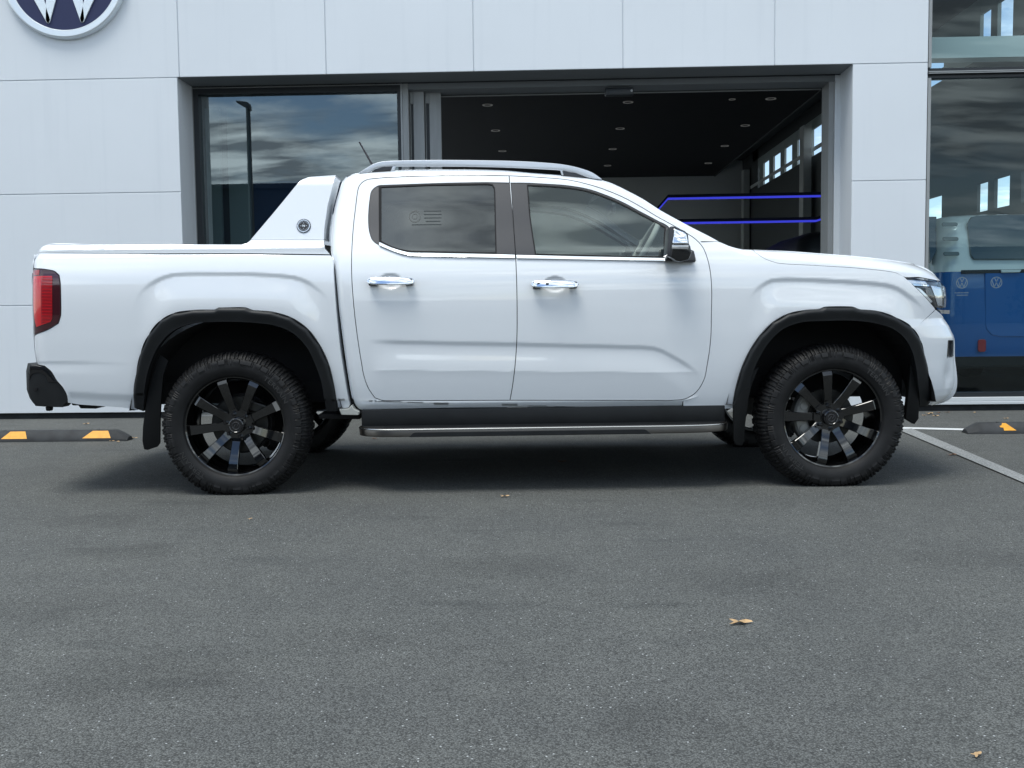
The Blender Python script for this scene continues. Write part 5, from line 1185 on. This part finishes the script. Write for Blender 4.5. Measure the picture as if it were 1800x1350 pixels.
# bright edge band following the plan curve
p = plan(-0.055)
def band(name, mt, prof, a0=0, a1=None, parent=st, off=0.0):
    q = p[a0:a1]; rg = []
    for i, (a, b) in enumerate(q):
        pa = q[max(i-1, 0)]; pb = q[min(i+1, len(q)-1)]; t = Vector((pb[0]-pa[0], pb[1]-pa[1])).normalized(); n_ = Vector((t.y, -t.x))
        rg.append([(a+n_.x*(d+off), b+n_.y*(d+off), z) for d, z in prof])
    f = MB(); f.rings(rg); return f.build(name, mt, parent, smooth=35)
band('edge_line', M['chrome_line'], [(0.006, zs_t-0.008), (0.008, zs_t-0.004), (0.006, zs_t-0.0005), (0.0, zs_t+0.001), (0.0, zs_t-0.008)])
band('edge_band', M['chrome_sat'], [(0.0, zs_b), (0.004, zs_b+0.004), (0.005, zs_t-0.010), (0.002, zs_t-0.001), (-0.006, zs_t+0.003), (-0.012, zs_t+0.003), (-0.012, zs_b)])
ia, ib = PP(726, 760, -0.06)[0], PP(1136, 760, -0.06)[0]; zi = PP(900, 757.6, -0.06)[1]
f = MB(); f.prism([(ia-0.022, -0.0625, zs_b-0.001), (ib+0.028, -0.0625, zs_b-0.001), (ib, -0.0625, zi-0.004), (ib-0.01, -0.0625, zi), (ia+0.01, -0.0625, zi), (ia, -0.0625, zi-0.004)], (0, 0.02, 0)); f.build('step_inset', M['plastic'], st, bevel=0.002)
f = MB()
z = zs_t+0.004
for k in range(5): f.box(ua+0.14, ub-0.24, -0.030+k*0.018, -0.022+k*0.018, z-0.001, z+0.002)
f.build('tread_rib', M['plastic'], st)
# upright face between the step and the sill
zu = PP(900, 718, 0.075)[1]
f = MB(); f.box(ua+0.008, ub-0.01, 0.072, 0.10, zs_t-0.004, zu+0.004); f.build('step_riser', M['plastic'], st, bevel=0.006, seg=2, smooth=35)
for x in (ua+0.35, (ua+ub)/2, ub-0.35): MB().box(x-0.05, x+0.05, 0.0, 0.45, zs_b+0.008, zs_b+0.03).build('step_bracket', M['dark'], st)

# ---- roof rail, antenna
def rail():
    outer = [(631, 304.6), (643, 297), (654.8, 289.7), (666.6, 285.6), (684.4, 283.6), (720, 282.4), (760, 281.8), (811, 282), (850, 282.4), (894, 283.3), (950, 286), (991.7, 290), (1019, 296), (1041.7, 304.4), (1058, 315.6)]
    inner = [(649, 303), (658, 296.9), (672.6, 293.7), (691.5, 292.4), (760, 292.3), (839, 293), (894, 294.4), (950, 297), (986, 299.4), (1011, 304), (1036, 313)]
    loop = curve(outer+inner[::-1], lambda u, z: u*0+0.30, ang=50); o = solid('roof_rail', loop, 0.285, 0.315, M['alu'], bevel=0.006, seg=3, smooth=40); MIR.append(o)
    for q in ([(652, 303.6), (659, 298), (672.6, 294), (691, 293), (688, 301.2)], [(990, 300.5), (1011, 304.4), (1035, 313.4), (986, 309.2)]):
        s_ = solid('rail_foot', pl(q, 0.30), 0.292, 0.308, M['trim'], o, bevel=0.001)
    for q in ([(690.5, 292), (696, 292), (692, 301.5), (686.5, 301.5)], [(984.5, 298), (988, 299), (990.5, 308), (987.5, 308)]):
        solid('rail_foot', pl(q, 0.29), 0.287, 0.300, M['alu'], o, bevel=0.001)
rail()
a0, a1 = PP(631.5, 249.5, CV), PP(658, 296, CV)
MB().tube([(a0[0], CV, a0[1]), (a1[0], CV, a1[1])], [0.005, 0.008], 8).build('antenna', M['trim'], truck, smooth=40)
# ---- door mirror (children of the front door)
def mpt(pts, v): return [(a, v, b) for a, b in pl(pts, v)]
MO = -0.16      # how far the shell reaches outboard
def msolid(name, px, v0, v1, mt, bev=0.006, taper=None, parent=None, tilt=0.0, **k):
    a = pl(px, v0); 
    if np.sum(a[:, 0]*np.roll(a[:, 1], -1)-np.roll(a[:, 0], -1)*a[:, 1]) < 0: a = a[::-1]
    c = a.mean(0); sx, sz = taper or (1, 1); b = c+(a-c)*np.array([sx, sz]); zmn = a[:, 1].min(); f = MB(); f.rings([[(x, v0+(z-zmn)*tilt, z) for x, z in a], [(x, v1, z) for x, z in b]]); return f.build(name, mt, parent, bevel=bev, seg=3, smooth=50)
mirror_p = msolid('mirror', [(1178, 398), (1185, 397.2), (1204, 405.5), (1210, 411), (1211.5, 428), (1214, 433), (1216.5, 443), (1211.5, 456.5), (1196, 460), (1189, 459), (1183, 454.5), (1172.4, 450), (1173.6, 437.8), (1176.5, 402)], MO+0.02, -0.02, M['gloss_black'], 0.010, (0.97, 0.95), door_f)
msolid('mirror_housing', [(1177.6, 398), (1185.6, 397.4), (1182.4, 437.8), (1181, 452), (1172.6, 449.6), (1173.8, 437.8)], MO, -0.03, M['trim'], 0.006, None, mirror_p)
msolid('mirror_cap', [(1185.2, 398.6), (1203.4, 406.4), (1209.0, 410.5), (1210.6, 428.6), (1181.8, 428.8)], MO-0.012, -0.05, M['chrome'], 0.009, (0.98, 0.98), mirror_p, tilt=0.38)
msolid('indicator', [(1181.4, 430), (1210.8, 430.4), (1210, 438.2), (1181, 437.6)], MO-0.004, -0.05, M['mirror_lens'], 0.003, None, mirror_p)
msolid('mirror_foot', [(1172.6, 450.6), (1183, 451), (1196, 455), (1217, 441), (1219.5, 442), (1222.6, 457.4), (1221, 460.3), (1168.4, 459)], -0.015, 0.05, M['trim'], 0.004, None, mirror_p)

# ---- wheels
def tyre_mesh(name='tyre'):
    R_ = WHR; Wd = 0.262; prof = [(0.272, 0.030), (0.280, 0.016), (0.295, 0.006), (0.312, 0.001), (0.325, 0.0), (0.334, 0.001), (0.341, 0.0025), (0.348, 0.0045), (0.355, 0.007), (0.362, 0.0105), (0.369, 0.0145), (0.375, 0.019), (0.381, 0.0245), (0.3865, 0.031), (0.391, 0.039), (0.3945, 0.048), (0.397, 0.057), (0.399, 0.069), (0.400, 0.085), (0.400, 0.10), (0.400, 0.115), (0.400, 0.131)]
    prof = prof+[(r, Wd-w_) for r, w_ in prof[:-1][::-1]]; n = 672; verts = []; NP = len(prof); lug = 56
    for i in range(n):
        a = 2*PI*i/n; ph = (i/n*lug) % 1.0; ph2 = (i/n*lug*1.0+0.5) % 1.0; ph3 = (i/n*lug/3) % 1.0
        for j, (r, w_) in enumerate(prof):
            rr_ = r; ww = w_; inner = w_ > Wd/2; wq = min(w_, Wd-w_)
            if r > 0.3675:       # shoulder lugs, alternating long and short
                long_ = int(i/n*lug) % 2 == 0
                g_ = ph < 0.26
                if g_: rr_ -= 0.005; ww += (-0.008 if inner else 0.008)
                if not g_ and not long_ and r < 0.378: ww += (-0.005 if inner else 0.005)
                if 0.26 <= ph < 1 and 0.055 < wq < 0.062+0.0: rr_ -= 0.0
                if wq > 0.06:
                    z_ = (i/n*lug*1.0+(wq*14)) % 1.0
                    if z_ < 0.22 or abs(wq-0.078) < 0.008: rr_ -= 0.006
                elif not g_ and 0.56 < ph < 0.68: rr_ -= 0.005; ww += (-0.004 if inner else 0.004)
            elif r > 0.331:     # side biters
                o_ = 0.0
                if ph3 < 0.60 and not (0.28 < ph3 < 0.33): o_ = (0.0045 if r > 0.335 else 0.001)*(1 if (r > 0.347 or ph3 < 0.28) else 0.5)
                if ph3 > 0.66 and int(ph3*36) % 2 == 0 and r > 0.335: o_ = 0.0035
                ww += (o_ if inner else -o_)
            rr_ = rr_ if rr_ < 0.285 else 0.285+(rr_-0.285)*1.087
            verts.append((rr_*math.cos(a), ww, rr_*math.sin(a)))
    faces = []
    for i in range(n):
        for j in range(NP-1):
            a = i*NP+j; b = ((i+1) % n)*NP+j; faces.append((a, a+1, b+1, b))
    return verts, faces
TV, TF = tyre_mesh()
def text_geo(s, size, depth=0.0008):
    cu = bpy.data.curves.new('t', 'FONT'); cu.body = s; cu.size = size; cu.extrude = depth; cu.align_x = 'CENTER'; cu.resolution_u = 2
    o = bpy.data.objects.new('t', cu); COL.objects.link(o); bpy.context.view_layer.update()
    dg = bpy.context.evaluated_depsgraph_get(); me = bpy.data.meshes.new_from_object(o.evaluated_get(dg)); v = [tuple(q.co) for q in me.vertices]; f = [tuple(p.vertices) for p in me.polygons]
    bpy.data.objects.remove(o); bpy.data.meshes.remove(me); return v, f
def arc_text(mb, s, size, R_, mid_deg, v, flip=False, squeeze=1.0):
    tv, tfc = text_geo(s, size); o_ = []
    for x, y, z in tv:
        if not flip: a = math.radians(mid_deg)-x*squeeze/R_; r = R_+y
        else: a = math.radians(mid_deg)+x*squeeze/R_; r = R_-y
        o_.append((r*math.cos(a), v-z, r*math.sin(a)))
    mb.add(o_, tfc)
M['tyre_text'] = mat('tyre_lettering', (0.028, 0.028, 0.028), 0.6)
def wheel(u, spoke0, near=True, caliper=False):
    e_ = empty('wheel', (u, 0.0 if near else 2*CV, HUBZ), truck)
    if not near: e_.rotation_euler = (0, 0, PI)
    # contact patch: flatten what would go below the ground
    tv = []
    for (x, y, z) in TV:
        zw = z+HUBZ
        if zw < 0.012: 
            k_ = (0.012-zw); zw = 0.002+max(0, 0.010-k_*0.5)*0.5 if False else max(0.001, 0.012-k_*0.8) if k_ < 0.014 else 0.001
            y = y-(0.004 if y < 0.13 else -0.004)*min(1, k_/0.02)
        tv.append((x, y, zw-HUBZ))
    me = bpy.data.meshes.new('tyre'); me.from_pydata(tv, [], TF); me.update()
    for p in me.polygons: p.use_smooth = True
    me.set_sharp_from_angle(angle=math.radians(28))
    ty = link('tyre', me, M['tyre'], e_)
    if near:
        for ta in (40, 222): f = MB(); arc_text(f, 'TERRAIN', 0.036, 0.306, ta, -0.0002, squeeze=1.25); f.build('lettering', M['tyre_text'], ty, fix=False)
    # rim barrel and lip
    n = 96; f = MB(); prof = [(0.279, 0.030), (0.286, 0.022), (0.287, 0.017), (0.284, 0.0145), (0.279, 0.018), (0.275, 0.030), (0.266, 0.036), (0.263, 0.050), (0.258, 0.058), (0.255, 0.10), (0.245, 0.12), (0.243, 0.235), (0.262, 0.24), (0.272, 0.238)]
    f.rings([[(r*math.cos(2*PI*i/n), w_, r*math.sin(2*PI*i/n)) for r, w_ in prof] for i in range(n)], loop=True)
    rim = f.build('rim', M['rim'], e_, smooth=30)
    f = MB()
    for k in range(9):
        a = math.radians(spoke0+40*k); ca, sa = math.cos(a), math.sin(a)
        def pt(r, t, v): return (r*ca-t*sa, v, r*sa+t*ca)
        rg = []
        for r, hw, v, th in ((0.060, 0.026, 0.088, 0.035), (0.090, 0.0235, 0.083, 0.035), (0.115, 0.0225, 0.071, 0.034), (0.160, 0.0235, 0.054, 0.032), (0.205, 0.0255, 0.041, 0.030), (0.2375, 0.0275, 0.0345, 0.03), (0.2395, 0.0278, 0.0345, 0.03), (0.262, 0.0290, 0.0430, 0.028), (0.280, 0.0300, 0.050, 0.02)):
            ch_ = 0.0025
            rg.append([pt(r, -hw, v+th), pt(r, -hw, v+ch_), pt(r, -hw+ch_, v), pt(r, hw-ch_, v), pt(r, hw, v+ch_), pt(r, hw, v+th)])
        f.rings(rg)
    f.build('spoke', M['rim'], rim, smooth=14)
    # hub
    f = MB(); f.rings([[(r*math.cos(2*PI*i/48), w_, r*math.sin(2*PI*i/48)) for i in range(48)] for r, w_ in ((0.088, 0.13), (0.086, 0.092), (0.080, 0.086), (0.060, 0.086))]); f.build('hub', M['rim'], rim, smooth=30)
    f = MB(); f.rings([[(r*math.cos(2*PI*i/48), w_, r*math.sin(2*PI*i/48)) for i in range(48)] for r, w_ in ((0.046, 0.09), (0.045, 0.062), (0.042, 0.054), (0.036, 0.051), (0.033, 0.0535), (0.0, 0.0535) if False else (0.002, 0.0535))])
    hc_ = f.build('hub_cap', M['gloss_black'], e_, smooth=30)
    f = MB(); f.tube([(0.020*math.cos(q), 0.0528, 0.020*math.sin(q)) for q in np.linspace(0, 2*PI, 25)[:-1]], 0.0018, 6, closed=True)
    f.tube([(-0.014, 0.0528, -0.010), (0.0, 0.0528, 0.010), (0.004, 0.0528, -0.006), (0.014, 0.0528, 0.011)], 0.0018, 6); f.build('cap_mark', M['trim'], hc_, smooth=40)
    f = MB()
    for k in range(6):
        a = math.radians(spoke0+20+60*k); c_ = (0.064*math.cos(a), 0.064*math.sin(a)); f.tube([(c_[0], 0.09, c_[1]), (c_[0], 0.064, c_[1]), (c_[0], 0.060, c_[1])], [0.0105, 0.0105, 0.007], 6)
    f.build('wheel_nut', M['gloss_black'], e_, smooth=20)
    f = MB(); f.tube([(0, 0.155, 0), (0, 0.18, 0)], 0.155, 48); f.tube([(0, 0.14, 0), (0, 0.156, 0)], 0.085, 30); f.build('brake_disc', M['steel'], e_, smooth=40)
    f = MB()
    if caliper:
        rg = []
        for q in np.linspace(130, 232, 12):
            q = math.radians(q); rg.append([(r*math.cos(q), w_, r*math.sin(q)) for r, w_ in ((0.115, 0.20), (0.115, 0.125), (0.125, 0.117), (0.178, 0.117), (0.190, 0.13), (0.190, 0.20))])
        f.rings(rg)
        for q in (155, 205): q = math.radians(q); f.tube([(0.15*math.cos(q), 0.12, 0.15*math.sin(q)), (0.15*math.cos(q), 0.11, 0.15*math.sin(q))], 0.022, 16)
        f.build('brake_caliper', M['caliper'], e_, smooth=40)
    else:
        f.box(0.02, 0.13, 0.125, 0.2, 0.09, 0.15, M=Matrix.Rotation(math.radians(20), 4, 'Y')); f.build('brake_caliper', M['steel'], e_, bevel=0.01)
        f = MB(); f.tube([(0, 0.19, 0), (0, 0.26, 0)], 0.17, 40); f.build('backing_plate', M['dark'], e_)
    return e_
wheel(0.0, -95, True, False); wheel(WB, -103, True, True); wheel(0.0, 30, False, False); wheel(WB, 10, False, True)

# ---- cab interior
def pz(py, v=0.5): return PP(900, py, v)[1]
fl = MB(); u_r = cr_[8][0]+0.05; u_f = PP(1290, 600, .3)[0]; fl.box(u_r, u_f, 0.13, 2*CV-0.13, 0.50, 0.54); fl.box(u_f-0.5, u_f+0.02, 0.16, 2*CV-0.16, 0.54, 1.02); fl.build('cabin_floor', M['dark'], truck, bevel=0.01)
u_d = PP(1165, 440, .5)[0]
d_ = MB(); d_.rings([[(u_d-0.10, v, 0.95), (u_d-0.04, v, pz(432, .5)-0.02), (u_d+0.10, v, pz(424, .5)-0.03), (u_d+0.42, v, pz(438, .5)-0.05), (u_d+0.42, v, 0.95)] for v in (0.20, 2*CV-0.20)]); d_.build('dashboard', M['dash'], truck, bevel=0.02, seg=3, smooth=40)
d_ = MB(); d_.box(u_d-0.06, u_d-0.02, CV-0.14, CV+0.14, pz(446, .9), pz(420, .9)); d_.build('dash_screen', M['gloss_black'], truck, bevel=0.006)
# steering wheel (near side)
sw = Vector((PP(1128, 440, .55)[0], 0.55, pz(442, .55))); ax = Vector((-0.85, 0, 0.5)).normalized(); yv_ = Vector((0, 1, 0)); xv_ = ax.cross(yv_)
d_ = MB(); d_.tube([sw+(xv_*math.cos(q)+yv_*math.sin(q))*0.185 for q in np.linspace(0, 2*PI, 41)[:-1]], 0.016, 10, closed=True); sw_o = d_.build('steering_wheel', M['headliner'], truck, smooth=40)
d_ = MB(); d_.tube([sw-ax*0.02, sw-ax*0.3], [0.05, 0.04], 14); 
for q in (0, PI, PI/2): d_.tube([sw, sw+(yv_*math.cos(q)-xv_*math.sin(q))*0.18], 0.014, 8)
d_.build('steering_hub', M['dash'], sw_o, smooth=40)
def seat(u, v, wdt=0.5, zb_=0.72):
    e_ = empty('seat', (u, v, zb_), truck); f = MB(); f.rings([[(x, y, z) for x, z in ((-0.26, 0.0), (0.26, 0.04), (0.28, 0.14), (-0.26, 0.12))] for y in (-wdt/2, wdt/2)]); f.build('seat_cushion', M['seat'], e_, bevel=0.04, seg=3, smooth=50)
    f = MB(); f.rings([[(x, y, z) for x, z in ((-0.30, 0.08), (-0.16, 0.10), (-0.27, 0.66), (-0.36, 0.66))] for y in (-wdt/2+0.01, wdt/2-0.01)]); f.build('seat_back', M['seat'], e_, bevel=0.04, seg=3, smooth=50)
    for yy in ((0,) if wdt < 0.7 else (-0.4, 0, 0.4)):
        f = MB(); f.box(-0.37, -0.27, yy-0.13, yy+0.13, 0.70, 0.88); f.build('head_rest', M['seat'], e_, bevel=0.035, seg=3, smooth=50)
us = PP(1000, 600, .5)[0]; seat(us, 0.55); seat(us, 2*CV-0.55); seat(PP(760, 600, .5)[0], CV, 1.3)
# light inner trims of the far windscreen post
mirr = MB(); mirr.box(PP(1075, 362, CV)[0]-0.015, PP(1075, 362, CV)[0]+0.015, CV-0.11, CV+0.11, pz(378, CV), pz(362, CV)); mirr.build('rear_view_mirror', M['trim'], truck, bevel=0.01)

# ---- far side: mirrored copies of the near side parts with their sub-parts
def mirror_tree(o, parent, top=True):
    c = o.copy(); COL.objects.link(c); c.parent = parent
    if top: c.scale = (1, -1, 1); c.location = (o.location.x, 2*CV-o.location.y, o.location.z)
    if 'label' in c.keys(): del c['label']
    for k_ in [q for q in o.children if q not in done]: mirror_tree(k_, c, False)
    return c
done = set(); TREES = list(dict.fromkeys(MIR))
for o in TREES:
    kids = list(o.children)
    mirror_tree(o, truck)
# the doors are near enough to the real thing to name by side
